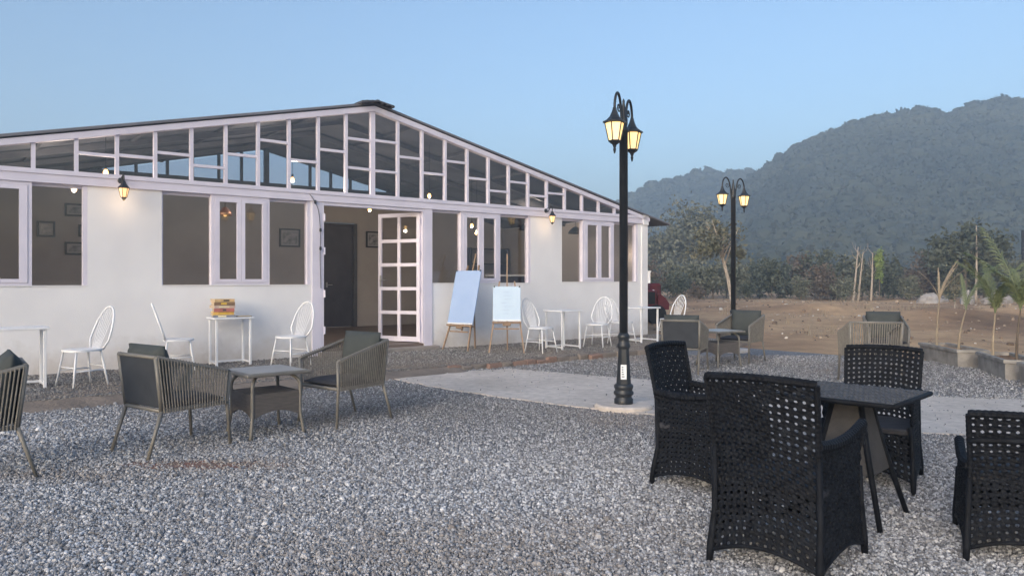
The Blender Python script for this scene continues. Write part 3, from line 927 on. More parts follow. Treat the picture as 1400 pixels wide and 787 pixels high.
# ---------------- windows
def window(sill, edge0, edge1, panes, unit=None, sashes=(), extra=()):
    """fixed panes beside a pair of casement sashes; frame is the part, the rest sub-parts"""
    def fr(mb):
        t = .035
        mb.box(edge0 + .001, edge0 + .022, .04, .10, sill, TOPW - .006)
        mb.box(edge1 - .055, edge1 - .001, .004, .12, sill, TOPW - .006)
        mb.box(edge0 + .022, edge1 - .055, .05, .10, TOPW - .05, TOPW - .006)
        for a, b in extra:
            mb.box(a, b, .02, .11, sill + .012, TOPW - .05)
    w = bpart('window', M_FRAME, fr)
    for a, b in panes:
        bpart('pane', M_GLASS, lambda mb: mb.box(a, b, .07, .076, sill + .012, TOPW - .05), w)
    if unit:
        u0, u1 = unit
        bpart('casement_frame', M_FRAME, lambda mb: (mb.box(u0, u0 + .045, -.012, .105, sill + .012, TOPW - .005), mb.box(u1 - .045, u1, -.012, .105, sill + .012, TOPW - .005),
              mb.box(u0 + .045, u1 - .045, -.012, .105, sill + .012, sill + .045), mb.box(u0 + .045, u1 - .045, -.012, .105, TOPW - .05, TOPW - .005)), w)
        c = (u0 + u1) / 2
        for (a, b), (p0, p1) in zip(((u0 + .048, c - .002), (c + .002, u1 - .048)), sashes):
            def sash(mb):
                z0, z1 = sill + .048, TOPW - .053
                mb.box(a, p0, -.02, .035, z0, z1); mb.box(p1, b, -.02, .035, z0, z1)
                mb.box(p0, p1, -.02, .035, z0, z0 + .05); mb.box(p0, p1, -.02, .035, z1 - .055, z1)
            sh = bpart('sash', M_FRAME, sash, w)
            bpart('pane', M_GLASS, lambda mb: mb.box(p0, p1, .005, .011, sill + .098, TOPW - .108), w)
    bpart('sill', M_WALL, lambda mb: mb.box(edge0 + .001, edge1 - .001, -.012, .14, sill + .001, sill + .012), w)
    return w
window(1.25, -2.2, .06, [(-1.45, -1.2), (-.58, .005)], (-1.95, -.58), ((-1.86, -1.33), (-1.2, -.72)), ())
window(1.25, 1.0, 3.24, [(1.02, 1.68), (2.56, 3.185)], (1.68, 2.56), ((1.80, 2.06), (2.18, 2.45)))
window(1.27, 5.55, 7.86, [(5.57, 6.17), (7.09, 7.805)], (6.17, 7.09), ((6.30, 6.57), (6.69, 6.97)))
window(1.29, 8.70, 11.0, [(8.72, 9.28), (10.22, 10.945)], (9.28, 10.22), ((9.42, 9.71), (9.83, 10.10)))
# corner post, plain pilaster at the right end and small junction cap
bpart('corner_post', M_WALL, lambda mb: (mb.box(S1 - .17, S1 + .02, -.03, -.001, -.03, 2.60), mb.rbox(S1 - .16, S1 + .03, -.06, -.036, 2.58, 2.82, .01)))

# ---------------- door: jambs, two leaves of ten panes each
bpart('door_jamb', M_FRAME, lambda mb: (mb.box(3.26, 3.42, -.02, -.001, .09, 2.61), mb.box(3.421, 3.46, -.015, .13, FLZ, 2.61)))
bpart('door_jamb', M_FRAME, lambda mb: (mb.box(5.38, 5.54, -.02, -.001, .09, 2.61), mb.box(5.345, 5.379, -.015, .13, FLZ, 2.61)))
bpart('door_head', M_FRAME, lambda mb: mb.box(3.46, 5.345, -.01, .13, 2.56, 2.613))
def leaf(hx, ang, sg, lab=None):
    W, z0, z1 = .90, FLZ + .02, 2.55
    def fr(mb):
        mb.box(0, .07 * sg, -.02, .02, z0, z1) if sg > 0 else mb.box(-.07, 0, -.02, .02, z0, z1)
        def bx(a, b, zz0, zz1, t=.02):
            mb.box(min(a * sg, b * sg), max(a * sg, b * sg), -t, t, zz0, zz1)
        bx(W - .07, W, z0, z1)
        bx(.07, W - .07, z0, z0 + .09); bx(.07, W - .07, z1 - .07, z1)
        H = (z1 - .07 - z0 - .09)
        for k in range(1, 5):
            zz = z0 + .09 + H * k / 5
            bx(.07, W - .07, zz - .03, zz + .03, .018)
        c = W / 2
        for k in range(5):
            a0 = z0 + .09 + H * k / 5 + (.03 if k else 0); a1 = z0 + .09 + H * (k + 1) / 5 - (.03 if k < 4 else 0)
            bx(c - .03, c + .03, a0, a1, .018)
    mb = MB(); fr(mb)
    d = mb.build('door_leaf', M_FRAME, bld, loc=(hx, .06, 0), rotz=ang)
    H = (z1 - .07 - z0 - .09); c = W / 2
    for k in range(5):
        a0 = z0 + .09 + H * k / 5 + (.03 if k else 0); a1 = z0 + .09 + H * (k + 1) / 5 - (.03 if k < 4 else 0)
        for u0, u1 in ((.07, c - .03), (c + .03, W - .07)):
            q = MB(); q.box(min(u0 * sg, u1 * sg), max(u0 * sg, u1 * sg), -.003, .003, a0, a1); q.build('pane', M_GLASS, d)
    q = MB()
    for e in (-1, 1):
        q.rbox((W - .055) * sg - .018, (W - .055) * sg + .018, e * .021 - .006, e * .021 + .006, 1.22, 1.42, .004)
        q.tube([((W - .055) * sg, e * .025, 1.33), ((W - .055) * sg, e * .055, 1.33), ((W - .16) * sg, e * .055, 1.33)], .009)
    q.build('handle', M_CHROME, d)
    for z in (.45, 1.1, 1.75, 2.35):
        q = MB(); q.tube([(-.006 * sg, -.028, z), (-.006 * sg, -.028, z + .11)], .011); q.build('hinge', M_FRAME, d)
    return d
leaf(5.335, -math.radians(63), -1)
for z in (.45, 1.05, 1.75, 2.3):
    bpart('hinge', M_FRAME, lambda mb: mb.tube([(3.47, -.022, z), (3.47, -.022, z + .12)], .014))

def bw(s, y, z):                              # building coordinates to world
    return (AX + DX * s - DY * y, AY + DY * s + DX * y, z)

# ---------------- loose cable down the left door jamb
t = thing('cable', 'thin dark cable with small sockets hanging down the left door jamb', 'cable', bw(3.30, -.025, 0), FA)
q = MB(); q.tube(smooth_path([(-.10, -.03, 2.72), (-.02, -.02, 2.62), (.06, -.012, 2.45), (.09, -.012, 2.1), (.085, -.012, 1.7), (.10, -.012, 1.2)], 6), .005, 5); q.build('wire', M_BLACK, t)
for x, z in ((.0, 2.60), (.088, 2.15), (.088, 1.85)):
    q = MB(); q.lathe([(.006, .03), (.017, .025), (.02, -.02), (.012, -.03)], 8, (x, -.02, z)); q.build('socket', M_BLACK, t)
# ---------------- wall lanterns
def sconce(label, s, z):
    t = thing('wall_lantern', label, 'lamp', bw(s, 0, z), FA, 'wall lanterns on the white front')
    q = MB(); q.lathe([(.0, 0), (.05, 0), (.05, .012), (.035, .02), (0, .02)], 12)
    q.v = [(x, -.051 + -zz, y) for x, y, zz in q.v]
    q.build('wall_plate', M_BLACK, t, True)
    q = MB(); q.tube(smooth_path([(0, -.07, 0), (0, -.12, -.03), (0, -.18, .02), (0, -.22, .075), (0, -.27, .08), (0, -.29, .03), (0, -.285, -.02)], 5), .011)
    q.tube(smooth_path([(0, -.12, -.02), (0, -.10, .04), (0, -.14, .06), (0, -.15, .03)], 4), .007)
    q.build('arm', M_BLACK, t, True)
    q = MB(); q.lathe([(.005, -.02), (.022, -.03), (.05, -.09), (.085, -.13), (.09, -.145), (.03, -.145)], 6, (0, -.285, 0))
    q.build('hood', M_BLACK, t)
    q = MB(); q.lathe([(.03, -.30), (.045, -.285), (.02, -.325), (.006, -.345)], 6, (0, -.285, 0)); q.build('finial', M_BLACK, t)
    q = MB()
    for k in range(6):
        a = 2 * PI * k / 6
        q.tube([(.078 * math.cos(a), -.285 + .078 * math.sin(a), -.14), (.045 * math.cos(a), -.285 + .045 * math.sin(a), -.29)], .005, 5)
    q.build('cage', M_BLACK, t)
    q = MB(); q.lathe([(.008, -.16), (.026, -.19), (.034, -.22), (.022, -.25), (.004, -.262)], 12, (0, -.285, 0))
    q.build('bulb', M_BULB, t, True)
    q = MB(); q.lathe([(.043, -.285), (.074, -.148)], 6, (0, -.285, 0), False); q.build('glass', M_AMBER, t)
    L = bpy.data.lights.new('bulb_light', 'POINT'); L.energy = .55; L.color = (1, .66, .34); L.shadow_soft_size = .015
    lo = bpy.data.objects.new('bulb_light', L); COL.objects.link(lo); lo.parent = t; lo.location = (0, -.30, -.37)
    t.scale = (.86,) * 3
    return t
sconce('black wall lantern with lit bulb between the two left windows', .46, 2.71)
sconce('black wall lantern with lit bulb on the pier right of the easels', 8.22, 2.74)

# ---------------- hanging bulbs inside
BULBS = []
def hang(s, y, z, label, big=False):
    t = thing('hanging_bulb', label, 'bulb', bw(s, y, z), 0, 'lit bulbs hanging inside')
    top = roofz(s) - .06 - z
    q = MB(); q.tube([(0, 0, .05), (0, 0, top)], .004, 5); q.build('cord', M_BLACK, t)
    q = MB(); q.lathe([(.010, .09), (.018, .08), (.02, .04), (.016, .035)], 10); q.build('socket', M_BLACK, t, True)
    q = MB(); q.lathe([(.014, .04), (.03, .01), (.036, -.015), (.025, -.042), (.004, -.052)], 12); q.build('bulb', M_BULB, t, True)
    if big:
        L = bpy.data.lights.new('bulb_light', 'POINT'); L.energy = big; L.color = (1, .84, .66); L.shadow_soft_size = .03
        lo = bpy.data.objects.new('bulb_light', L); COL.objects.link(lo); lo.parent = t; lo.location = (0, 0, -.1)
    return t
for s, y, z, lab, big in ((0.33, .30, 2.86, 'lit bare bulb hanging high behind the gable glass above a wall lantern', 6),
        (0.02, .9, 2.66, 'lit bare bulb inside the leftmost window by the pictures', 18),
        (3.33, 1.0, 3.08, 'lit bare bulb behind the gable glass left of the doorway', 24),
        (5.22, 1.8, 2.74, 'lit bare bulb hanging just inside the open doorway', 12),
        (5.98, .8, 2.97, 'lit bare bulb behind the gable glass above the door leaf', 6),
        (7.47, 1.5, 2.50, 'upper lit bulb of a pair behind the narrow sash over the easels', 8),
        (7.60, 1.5, 2.35, 'lower lit bulb of a pair behind the narrow sash over the easels', 0),
        (10.92, .30, 1.98, 'low lit bulb inside the end window behind the lamp post', 1),
        (9.9, 2.4, 2.75, 'added bare bulb brightening the end room from deep inside', 9)):  # last bulb is an added lamp, put in to brighten the dark end room
    hang(s, y, z, lab, big)

# pendant shade in the second window, seen through the sash
t = thing('pendant_lamp', 'copper pendant lamp hanging behind the sash of the window left of the door', 'lamp', bw(2.25, 1.2, 2.43), 0)
q = MB(); q.tube([(0, 0, .1), (0, 0, roofz(2.25) - 2.5)], .004, 5); q.build('cord', M_BLACK, t)
q = MB(); q.lathe([(.02, .12), (.05, .10), (.10, .03), (.115, -.02), (.105, -.02), (.09, .03), (.04, .09)], 16); q.build('shade', mat('copper_shade', (.5, .28, .2), .35, metal=.6), t, True)
q = MB(); q.lathe([(.01, .06), (.03, .02), (.035, -.01), (.02, -.035), (.003, -.04)], 10); q.build('bulb', M_AMBER, t, True)
# dark dome shades inside the end window
for s, y, z, lab in ((9.55, 2.2, 2.55, 'dark dome pendant lamp inside the end window beside the fixed pane'), (11.05 - .2, 1.9, 2.50, 'dark dome pendant lamp inside the end window behind the lamp post')):
    t = thing('pendant_lamp', lab, 'lamp', bw(s, y, z), 0, 'dark pendants in the end room')
    q = MB(); q.tube([(0, 0, .12), (0, 0, roofz(s) - z - .06)], .005, 5); q.build('cord', M_BLACK, t)
    q = MB(); q.lathe([(.03, .14), (.09, .11), (.17, .03), (.19, -.03), (.18, -.03), (.15, .02), (.05, .10)], 16); q.build('shade', M_BLACK, t, True)

# ---------------- pictures on the rear wall
M_PIC = mat('picture_print', (0.10, 0.10, 0.11), 0.3, (0.36, 0.34, 0.33), 9, 5)
M_MOUNT = mat('picture_mount', (0.33, 0.32, 0.31), 0.5)
for s, z, w, h, lab in ((.12, 2.31, .30, .30, 'black framed picture hanging alone left of the picture pair'),
        (.60, 2.70, .34, .25, 'black framed picture highest behind the leftmost window'),
        (.78, 2.30, .24, .24, 'black framed picture in the middle of the column by the leftmost window'),
        (.60, 1.95, .34, .25, 'black framed picture lowest behind the leftmost window'),
        (4.92, 2.31, .49, .42, 'black framed picture behind the window left of the door'),
        (7.09, 2.34, .46, .40, 'black framed picture on the wall beside the dark rear door')):
    t = thing('picture', lab, 'picture', bw(s, DEP - .002, z - h / 2), FA, 'pictures on the rear wall')
    q = MB(); b = .035
    q.box(-w / 2, w / 2, -.035, 0, 0, b); q.box(-w / 2, w / 2, -.035, 0, h - b, h); q.box(-w / 2, -w / 2 + b, -.035, 0, b, h - b); q.box(w / 2 - b, w / 2, -.035, 0, b, h - b)
    q.build('frame', M_BLACK, t)
    q = MB(); q.box(-w / 2 + b, w / 2 - b, -.018, -.004, b, h - b); q.build('mount', M_MOUNT, t)
    q = MB(); q.box(-w / 2 + b + .03, w / 2 - b - .03, -.021, -.0185, b + .03, h - b - .03); q.build('print', M_PIC, t)

# ---------------- counter and shelf in the end room
t = thing('counter', 'dark counter with a pale top inside the end window', 'counter', bw(10.1, 3.0, FLZ), FA)
q = MB(); q.rbox(-.95, .95, -.25, .25, 0, 1.22, .01); q.build('body', M_DDOOR, t)
q = MB(); q.rbox(-1.0, 1.0, -.29, .29, 1.221, 1.27, .01); q.build('top', M_WHITE, t)
t = thing('shelf_unit', 'dark tall shelf unit behind the counter of the end room', 'shelf', bw(10.3, 4.85, FLZ), FA)
for x in (-.62, .62):
    q = MB(); q.rbox(x - .03, x + .03, -.16, .16, 0, 2.0, .005); q.build('side', M_DDOOR, t)
for z in (.05, .6, 1.15, 1.55, 1.95):
    q = MB(); q.box(-.59, .59, -.155, .155, z, z + .035); q.build('shelf', M_DDOOR, t)
# ------------------------------------------------------------------ street lamps
def lamp_post():
    t = thing('lamp_post', 'tall black lamp post with white sticker on its tapered base', 'lamp post', (1.16, 7.74, 0), 0, 'twin lantern lamp posts')
    q = MB(); q.lathe([(.30, -.03), (.30, .035), (.28, .052), (.0, .054)], 28); q.build('footing', M_PATH, t)
    q = MB(); q.lathe([(.0, .03), (.09, .03), (.098, .05), (.098, .10), (.085, .115), (.085, .135), (.103, .15), (.103, .175), (.088, .19), (.094, .205), (.10, .225), (.098, .245), (.08, .26)], 20); q.build('base_rings', M_BLACK, t, True)
    q = MB(); q.lathe([(.08, .25), (.079, .27), (.058, .60), (.056, .64), (.0, .64)], 8); q.build('base', M_BLACK, t)
    q = MB(); q.lathe([(.056, .62), (.066, .635), (.066, .665), (.054, .685), (.054, .72), (.063, .735), (.063, .755), (.046, .785)], 20); q.build('collar', M_BLACK, t, True)
    q = MB(); q.lathe([(.044, .77), (.044, 2.86), (.05, 2.865), (.05, 2.90), (.036, 2.92), (.043, 2.95), (.043, 3.0), (.03, 3.04), (.022, 3.10), (.012, 3.17), (.014, 3.19), (.002, 3.215)], 16); q.build('pole', M_BLACK, t, True)
    # sticker on the face of the base that looks towards the path
    q = MB(); q.rbox(-.03, .03, -.0015, .0015, -.075, .075, .0006)
    st = q.build('sticker', M_STICK, t, loc=(-.008, -.0745, .385)); st.rotation_euler = (math.radians(-4), 0, math.radians(-4))
    for k in range(5):
        q = MB(); w = random.uniform(.010, .02); z = .05 - k * .024
        q.box(-.02, -.02 + w * 1.6, -.0026, -.0018, z - .006, z + .004); q.build('print_line', mat('sticker_ink', (.10, .12, .15), .6), st)
    for sg in (-1, 1):
        R = .285
        arm = MB()
        pts = [(sg * .04, 0, 2.80), (sg * .06, 0, 2.95), (sg * .085, 0, 3.10), (sg * .13, 0, 3.20), (sg * .185, 0, 3.235), (sg * .24, 0, 3.205), (sg * .275, 0, 3.13), (sg * R, 0, 3.06)]
        arm.tube(smooth_path(pts, 5), .0135, 8)
        sc = []
        for k in range(22):
            a = k / 21 * 2.6 * PI; rr = .055 * (1 - k / 26)
            sc.append((sg * (.155 + rr * math.cos(a + 2.4)), 0, 3.095 + rr * math.sin(a + 2.4)))
        arm.tube(sc, .007, 6)
        ar = arm.build('arm', M_BLACK, t, True)
        q = MB()
        q.lathe([(.012, 3.075), (.02, 3.06), (.022, 3.045), (.03, 3.02), (.05, 2.975), (.085, 2.94), (.118, 2.925), (.122, 2.912), (.10, 2.905)], 6, (sg * R, 0, 0))
        q.lathe([(.062, 2.735), (.066, 2.725), (.05, 2.71), (.022, 2.69), (.012, 2.66), (.016, 2.645), (.008, 2.61), (.002, 2.60)], 6, (sg * R, 0, 0))
        for k in range(6):
            a = PI * k / 3
            q.tube([(sg * R + .098 * math.cos(a), .098 * math.sin(a), 2.907), (sg * R + .060 * math.cos(a), .060 * math.sin(a), 2.733)], .0065, 5)
        ln = q.build('lantern', M_BLACK, t)
        for k in range(6):
            a0, a1 = PI * k / 3, PI * (k + 1) / 3
            def pt(a, r, z):
                return (sg * R + r * math.cos(a), r * math.sin(a), z)
            q = MB(); q.add([pt(a0, .058, 2.735), pt(a1, .058, 2.735), pt(a1, .095, 2.905), pt(a0, .095, 2.905), pt(a0, .055, 2.735), pt(a1, .055, 2.735), pt(a1, .092, 2.905), pt(a0, .092, 2.905)],
                            [(0, 1, 2, 3), (7, 6, 5, 4), (0, 4, 5, 1), (2, 6, 7, 3), (0, 3, 7, 4), (1, 5, 6, 2)])
            q.build('pane', M_LAMPY, ln)
    return t
lp = lamp_post()
lp.rotation_euler = (0, 0, math.atan2(.89, .45))
for c in lp.children:
    if c.name.startswith('sticker'):
        a = -math.atan2(.89, .45)
        c.location = (Matrix.Rotation(a, 4, 'Z') @ Vector((-.010, -.0685, .385)))
        c.rotation_euler = (Matrix.Rotation(a + math.radians(-6), 4, 'Z') @ Matrix.Rotation(math.radians(-3.5), 4, 'X')).to_euler()
lp2 = dup(lp, (4.13, 13.9, 0), math.atan2(.50, .86), 'tall black lamp post standing behind the far rope chairs, at the field edge')
for c in list(lp2.children):
    if c.name.startswith('sticker'):
        for g in list(c.children):
            bpy.data.objects.remove(g)
        bpy.data.objects.remove(c)

# ------------------------------------------------------------------ rope armchairs
def rope_chair(label, loc, rz, open_back=False):
    t = thing('rope_armchair', label, 'armchair', loc, rz, 'taupe rope armchairs')
    RW, FW = .265, .28
    rt, rs, rf = (RW + .005, -.315, .755), (RW - .005, -.265, .35), (RW, -.375, 0)
    ft, fs_, ff = (FW, .29, .60), (FW - .01, .275, .35), (FW, .30, 0)
    mx = lambda p, sg: (p[0] * sg, p[1], p[2])
    for sg in (-1, 1):
        q = MB(); q.tube([mx(rf, sg), mx(rs, sg)], [.012, .016], 8); q.build('leg', M_ROPEF, t, True)
        q = MB(); q.tube([mx(ff, sg), mx(fs_, sg), mx(ft, sg)], [.012, .015, .015], 8); q.build('leg', M_ROPEF, t, True)
        q = MB(); q.tube([mx(rs, sg), mx(rt, sg)], .016, 8); q.build('back_post', M_ROPEF, t, True)
        a, b = Vector(mx(rt, sg)), Vector(mx(ft, sg))
        pts = [a + Vector((0, -.004, -.012)), a.lerp(b, .02) + Vector((0, 0, .004)), a.lerp(b, .5), a.lerp(b, .94), b + Vector((0, 0, .0))]
        q = MB(); q.tube(pts, .015, 8); q.build('armrest', M_ROPEF, t, True)
        q = MB()
        for k in range(24):
            u = (k + .6) / 24.6
            top = a.lerp(b, u); bot = Vector(mx(rs, sg)).lerp(Vector(mx(fs_, sg)), u)
            q.tube([bot + Vector((sg * .017, 0, -.015)), bot + Vector((sg * .014, 0, .01)), top + Vector((sg * .014, 0, -.01)), top + Vector((sg * .002, 0, .018))], .0062, 5)
        o = q.build('rope_side', M_ROPE, t); o['kind'] = 'stuff'
    q = MB(); q.tube([mx(rt, -1), mx(rt, 1)], .016, 8); q.build('back_rail', M_ROPEF, t, True)
    q = MB()
    c = [mx(rs, -1), mx(rs, 1), mx(fs_, 1), mx(fs_, -1)]
    for i in range(4):
        q.tube([c[i], c[(i + 1) % 4]], .0155, 8)
    q.build('seat_frame', M_ROPEF, t, True)
    if open_back:
        q = MB()
        for k in range(22):
            u = (k + .7) / 22.4
            q.tube([Vector(mx(rs, -1)).lerp(Vector(mx(rs, 1)), u) + Vector((0, -.016, 0)), Vector(mx(rt, -1)).lerp(Vector(mx(rt, 1)), u) + Vector((0, -.016, 0))], .0062, 5)
        o = q.build('rope_back', M_ROPE, t); o['kind'] = 'stuff'
    else:
        M = Matrix.Translation((0, -.29, .555)) @ Matrix.Rotation(math.radians(7.3), 4, 'X')
        q = MB(); q.rbox(-RW + .015, RW - .015, -.008, .008, -.185, .19, .004, M); q.build('back_panel', M_BACKF, t)
    q = MB(); q.cushion(Matrix.Translation((0, .0, .385)), .50, .52, .085); q.build('seat_cushion', M_SEAT, t, True)
    if not open_back:
        M = Matrix.Translation((0, -.215, .62)) @ Matrix.Rotation(math.radians(-80 + 180 - 7 + 4), 4, 'X')
        q = MB(); q.cushion(M, .50, .43, .15); q.build('back_cushion', M_CUSH, t, True)
    return t
ra = rope_chair('taupe rope armchair left of the coffee table, dark back panel showing', (-2.68, 5.94, 0), face(.58, .81))
dup(ra, (-1.60, 7.06, 0), face(-.62, -.79), 'taupe rope armchair right of the coffee table, slate cushion facing the yard')
dup(ra, (-3.67, 5.02, 0), face(-.80, -.60), 'taupe rope armchair standing alone with its back to the coffee table')
dup(ra, (2.53, 10.90, 0), face(.42, .91), 'taupe rope armchair at the far small table, dark back turned')
dup(ra, (3.74, 12.2, 0), face(-.66, -.75), 'taupe rope armchair at the far small table, in front of the second lamp post')
dup(ra, (5.82, 11.6, 0), face(-.30, -.95), 'taupe rope armchair with green-grey cushion beside the concrete troughs')
ro = rope_chair('taupe rope armchair with open cord back, next to the concrete troughs', (4.62, 9.62, 0), face(.20, .98), True)
ro.scale = (1.12, 1.0, 1.06)

# ------------------------------------------------------------------ woven coffee tables
def coffee_table(label, loc, rz):
    t = thing('coffee_table', label, 'table', loc, rz, 'small coffee tables between rope armchairs')
    w = .285
    q = MB(); q.rbox(-w, w, -w, w, .525, .552, .006); q.build('table_top', M_ROPEF, t)
    q = MB(); q.rbox(-w + .035, w - .035, -w + .035, w - .035, .5522, .557, .0015); q.build('top_panel', M_CTOP, t)
    c = .215
    for sx in (-1, 1):
        for sy in (-1, 1):
            q = MB()
            q.tube(smooth_path([(sx * c * .62, sy * c * .62, .526), (sx * c * .80, sy * c * .80, .505), (sx * c * .98, sy * c * .98, .45), (sx * c, sy * c, .37), (sx * c * 1.0, sy * c * 1.0, .2), (sx * c * 1.12, sy * c * 1.12, 0)], 4), .0145, 8)
            q.build('leg', M_ROPEF, t, True)
    for k in range(4):
        M = Matrix.Rotation(k * PI / 2, 4, 'Z')
        n = 12
        vs, fs = [], []
        for i in range(n + 1):
            u = -1 + 2 * i / n
            zb = .17 + .055 * (1 - u * u)
            for y in (-c - .006, -c + .006):
                vs += [M @ Vector((u * (c - .012), y, zb)), M @ Vector((u * (c - .012), y, .375))]
        for i in range(n):
            a, b = i * 4, i * 4 + 4
            fs += [(a, b, b + 1, a + 1), (b + 2, a + 2, a + 3, b + 3), (a + 2, b + 2, b, a), (a + 1, b + 1, b + 3, a + 3)]
        q = MB(); q.add(vs, fs); q.build('apron', M_WEAVE, t)
    q = MB(); q.rbox(-c + .008, c - .008, -c + .008, c - .008, .355, .372, .003); q.build('shelf', M_WEAVE, t)
    return t
ct = coffee_table('taupe coffee table with woven basket shelf between the rope armchairs by the wall', (-2.15, 6.50, 0), math.radians(43))
dup(ct, (3.22, 11.6, 0), math.radians(28), 'taupe coffee table between the far rope armchairs at the field edge')

# ------------------------------------------------------------------ black wicker armchairs
def wicker_chair(label, loc, rz, hgt=.88, low=False):
    t = thing('wicker_armchair', label, 'armchair', loc, rz, 'black wicker armchairs')
    seat = .40
    def yb(z):
        return -.235 - (.05 * ((seat - z) / seat) ** 2 if z < seat else .085 * ((z - seat) / (hgt - seat)) ** 1.3)
    def wb(z):
        return .235 + .018 * abs(z - .45) / .45
    def Pb(u, v):
        zb = .055 + .065 * (1 - (2 * u - 1) ** 2); zt = hgt + .012 * (1 - (2 * u - 1) ** 2)
        z = zb + (zt - zb) * v
        return Vector(((u - .5) * 2 * wb(z), yb(z) - .028 * (1 - (2 * u - 1) ** 2), z))
    nvb = round(hgt / .0365)
    q = MB(); q.woven(Pb, 14, nvb, .009, .0045, .235); q.build('back', M_WICK, t)
    armz = .585 if not low else .42
    def zarm(u):
        return armz + .035 * (2 * u - .6) * u + .02 * (1 - u) ** 4
    def yf(z):
        return .245 + .035 * ((seat - z) / seat) ** 2 if z < seat else .245 + .03 * ((z - seat) / .2)
    for sg in (-1, 1):
        def Ps(u, v):
            zb = .055 + .06 * (1 - (2 * u - 1) ** 2); zt = zarm(u)
            z = zb + (zt - zb) * v
            a, b = yb(z), yf(z)
            return Vector((sg * (wb(z) + .035 * u + .01 * math.sin(PI * u)), a + (b - a) * u, z))
        q = MB(); q.woven(Ps if sg > 0 else (lambda u, v: Ps(1 - u, v)), 15, round(armz / .037), .009, .0045, .205); q.build('side', M_WICK, t)
        pts = [Ps(0, 1) + Vector((0, .0, .004))] + [Ps(k / 10, 1) + Vector((0, 0, .006)) for k in range(1, 11)] + [Ps(1, .93) + Vector((0, .012, 0)), Ps(1, .82)]
        q = MB(); q.tube(*wrap(pts, [.024] * 11 + [.022, .014]), 8); q.build('armrest', M_WICK, t)
        for (uu, P) in ((0, Ps), (1, Ps)):
            b0 = P(uu, 0)
            q = MB(); q.tube([Vector((b0.x * 1.01, b0.y + (.012 if uu else -.012), 0)), b0 + Vector((0, 0, .03)), P(uu, .35), P(uu, .66)] if uu else [Vector((b0.x * 1.01, b0.y - .012, 0)), b0 + Vector((0, 0, .03)), P(0, .35), P(0, .9)], [.015, .019, .016, .014], 8); q.build('leg', M_WICK, t, True)
        q = MB(); q.tube(*wrap([Pb(0 if sg < 0 else 1, v / 8) for v in range(9)], .0135), 8); q.build('back_edge', M_WICK, t)
        q = MB(); q.tube([Ps(u / 10, 0) for u in range(11)], .010, 6); q.build('side_hem', M_WICK, t, True)
    q = MB(); q.tube(*wrap([Pb(u / 12, 1) + Vector((0, 0, .004)) for u in range(13)], .019), 8); q.build('top_rail', M_WICK, t)
    q = MB(); q.tube([Pb(u / 12, 0) for u in range(13)], .010, 6); q.build('back_hem', M_WICK, t, True)
    if low:
        q = MB(); q.tube([Pb(u / 12, .80) + Vector((0, -.01, 0)) for u in range(13)], .015, 8); q.build('mid_rail', M_WICK, t, True)
    def Pf(u, v):
        zb = .07 + .06 * (1 - (2 * u - 1) ** 2); z = zb + (seat - .02 - zb) * v
        return Vector(((u - .5) * 2 * (wb(z) + .03), yf(z) - .004, z))
    q = MB(); q.woven(lambda u, v: Pf(1 - u, v), 14, 8, .009, .0045, .24); q.build('front_apron', M_WICK, t)
    q = MB(); q.rbox(-.25, .25, -.235, .25, seat - .03, seat + .012, .01); q.build('seat', M_SEAT, t)
    return t
wk = wicker_chair('black wicker armchair with its tall back turned, pulled up to the dark table', (1.31, 3.58, 0), face(.64, .77))
dup(wk, (1.29, 4.86, 0), face(.75, -.66), 'black wicker armchair at the dark table, on the lamp post side')
dup(wk, (2.42, 4.98, 0), face(-.60, -.80), 'black wicker armchair behind the dark table, facing it from the path side', scale=.96)
wl = wicker_chair('low-backed black wicker armchair standing apart from the dark table', (2.52, 3.66, 0), face(.50, .87), .70, True)

# woven dining table on splayed legs
t = thing('wicker_table', 'dark woven square table among the black wicker armchairs', 'table', (1.93, 4.23, 0), math.radians(46))
w, zt = .33, .70
q = MB()
n = 15
cs = (2 * w - .04) / n
for i in range(n):                            # basket weave: pairs of strips over and under
    for j in range(n):
        x, y = -w + .02 + cs * i, -w + .02 + cs * j
        for e in (0, 1):
            if (i + j) % 2:
                q.rbox(x + .001, x + cs - .001, y + cs * e / 2 + .0025, y + cs * (e + 1) / 2 - .0025, zt - .012, zt + .003, .004)
            else:
                q.rbox(x + cs * e / 2 + .0025, x + cs * (e + 1) / 2 - .0025, y + .001, y + cs - .001, zt - .012, zt - .001, .004)
tt = q.build('table_top', M_WICKTOP, t); tt['kind'] = 'stuff'
q = MB(); q.box(-w + .015, w - .015, -w + .015, w - .015, zt - .03, zt - .0125); q.build('under_panel', M_WICK, t)
q = MB()
for k in range(4):
    M = Matrix.Rotation(k * PI / 2, 4, 'Z')
    q.tube([M @ Vector((-w + .01, -w + .01, zt - .014)), M @ Vector((w - .01, -w + .01, zt - .014))], .014, 8)
q.build('rim', M_WICK, t, True)
for k in range(4):
    M = Matrix.Rotation(k * PI / 2, 4, 'Z')
    q = MB(); q.tube([M @ Vector((.07, .07, zt - .03)), M @ Vector((.12, .12, .42)), M @ Vector((.225, .225, 0))], [.017, .017, .014], 8); q.build('leg', M_WICK, t, True)
    a, b = Vector((.08, -.08, zt - .04)), Vector((.08, .08, zt - .04))
    c_, d_ = Vector((.155, -.155, .27)), Vector((.155, .155, .27))
    vs = [M @ v for v in (a, b, d_, c_)] + [M @ (v - Vector((.008, 0, 0))) for v in (a, b, d_, c_)]
    q = MB(); q.add(vs, [(0, 1, 2, 3), (7, 6, 5, 4), (0, 4, 5, 1), (1, 5, 6, 2), (2, 6, 7, 3), (3, 7, 4, 0)]); q.build('leg_panel', mat('dark_leg_panel', (.055, .051, .05), .8, (.075, .069, .066), 12, 5, .4, 150), t)

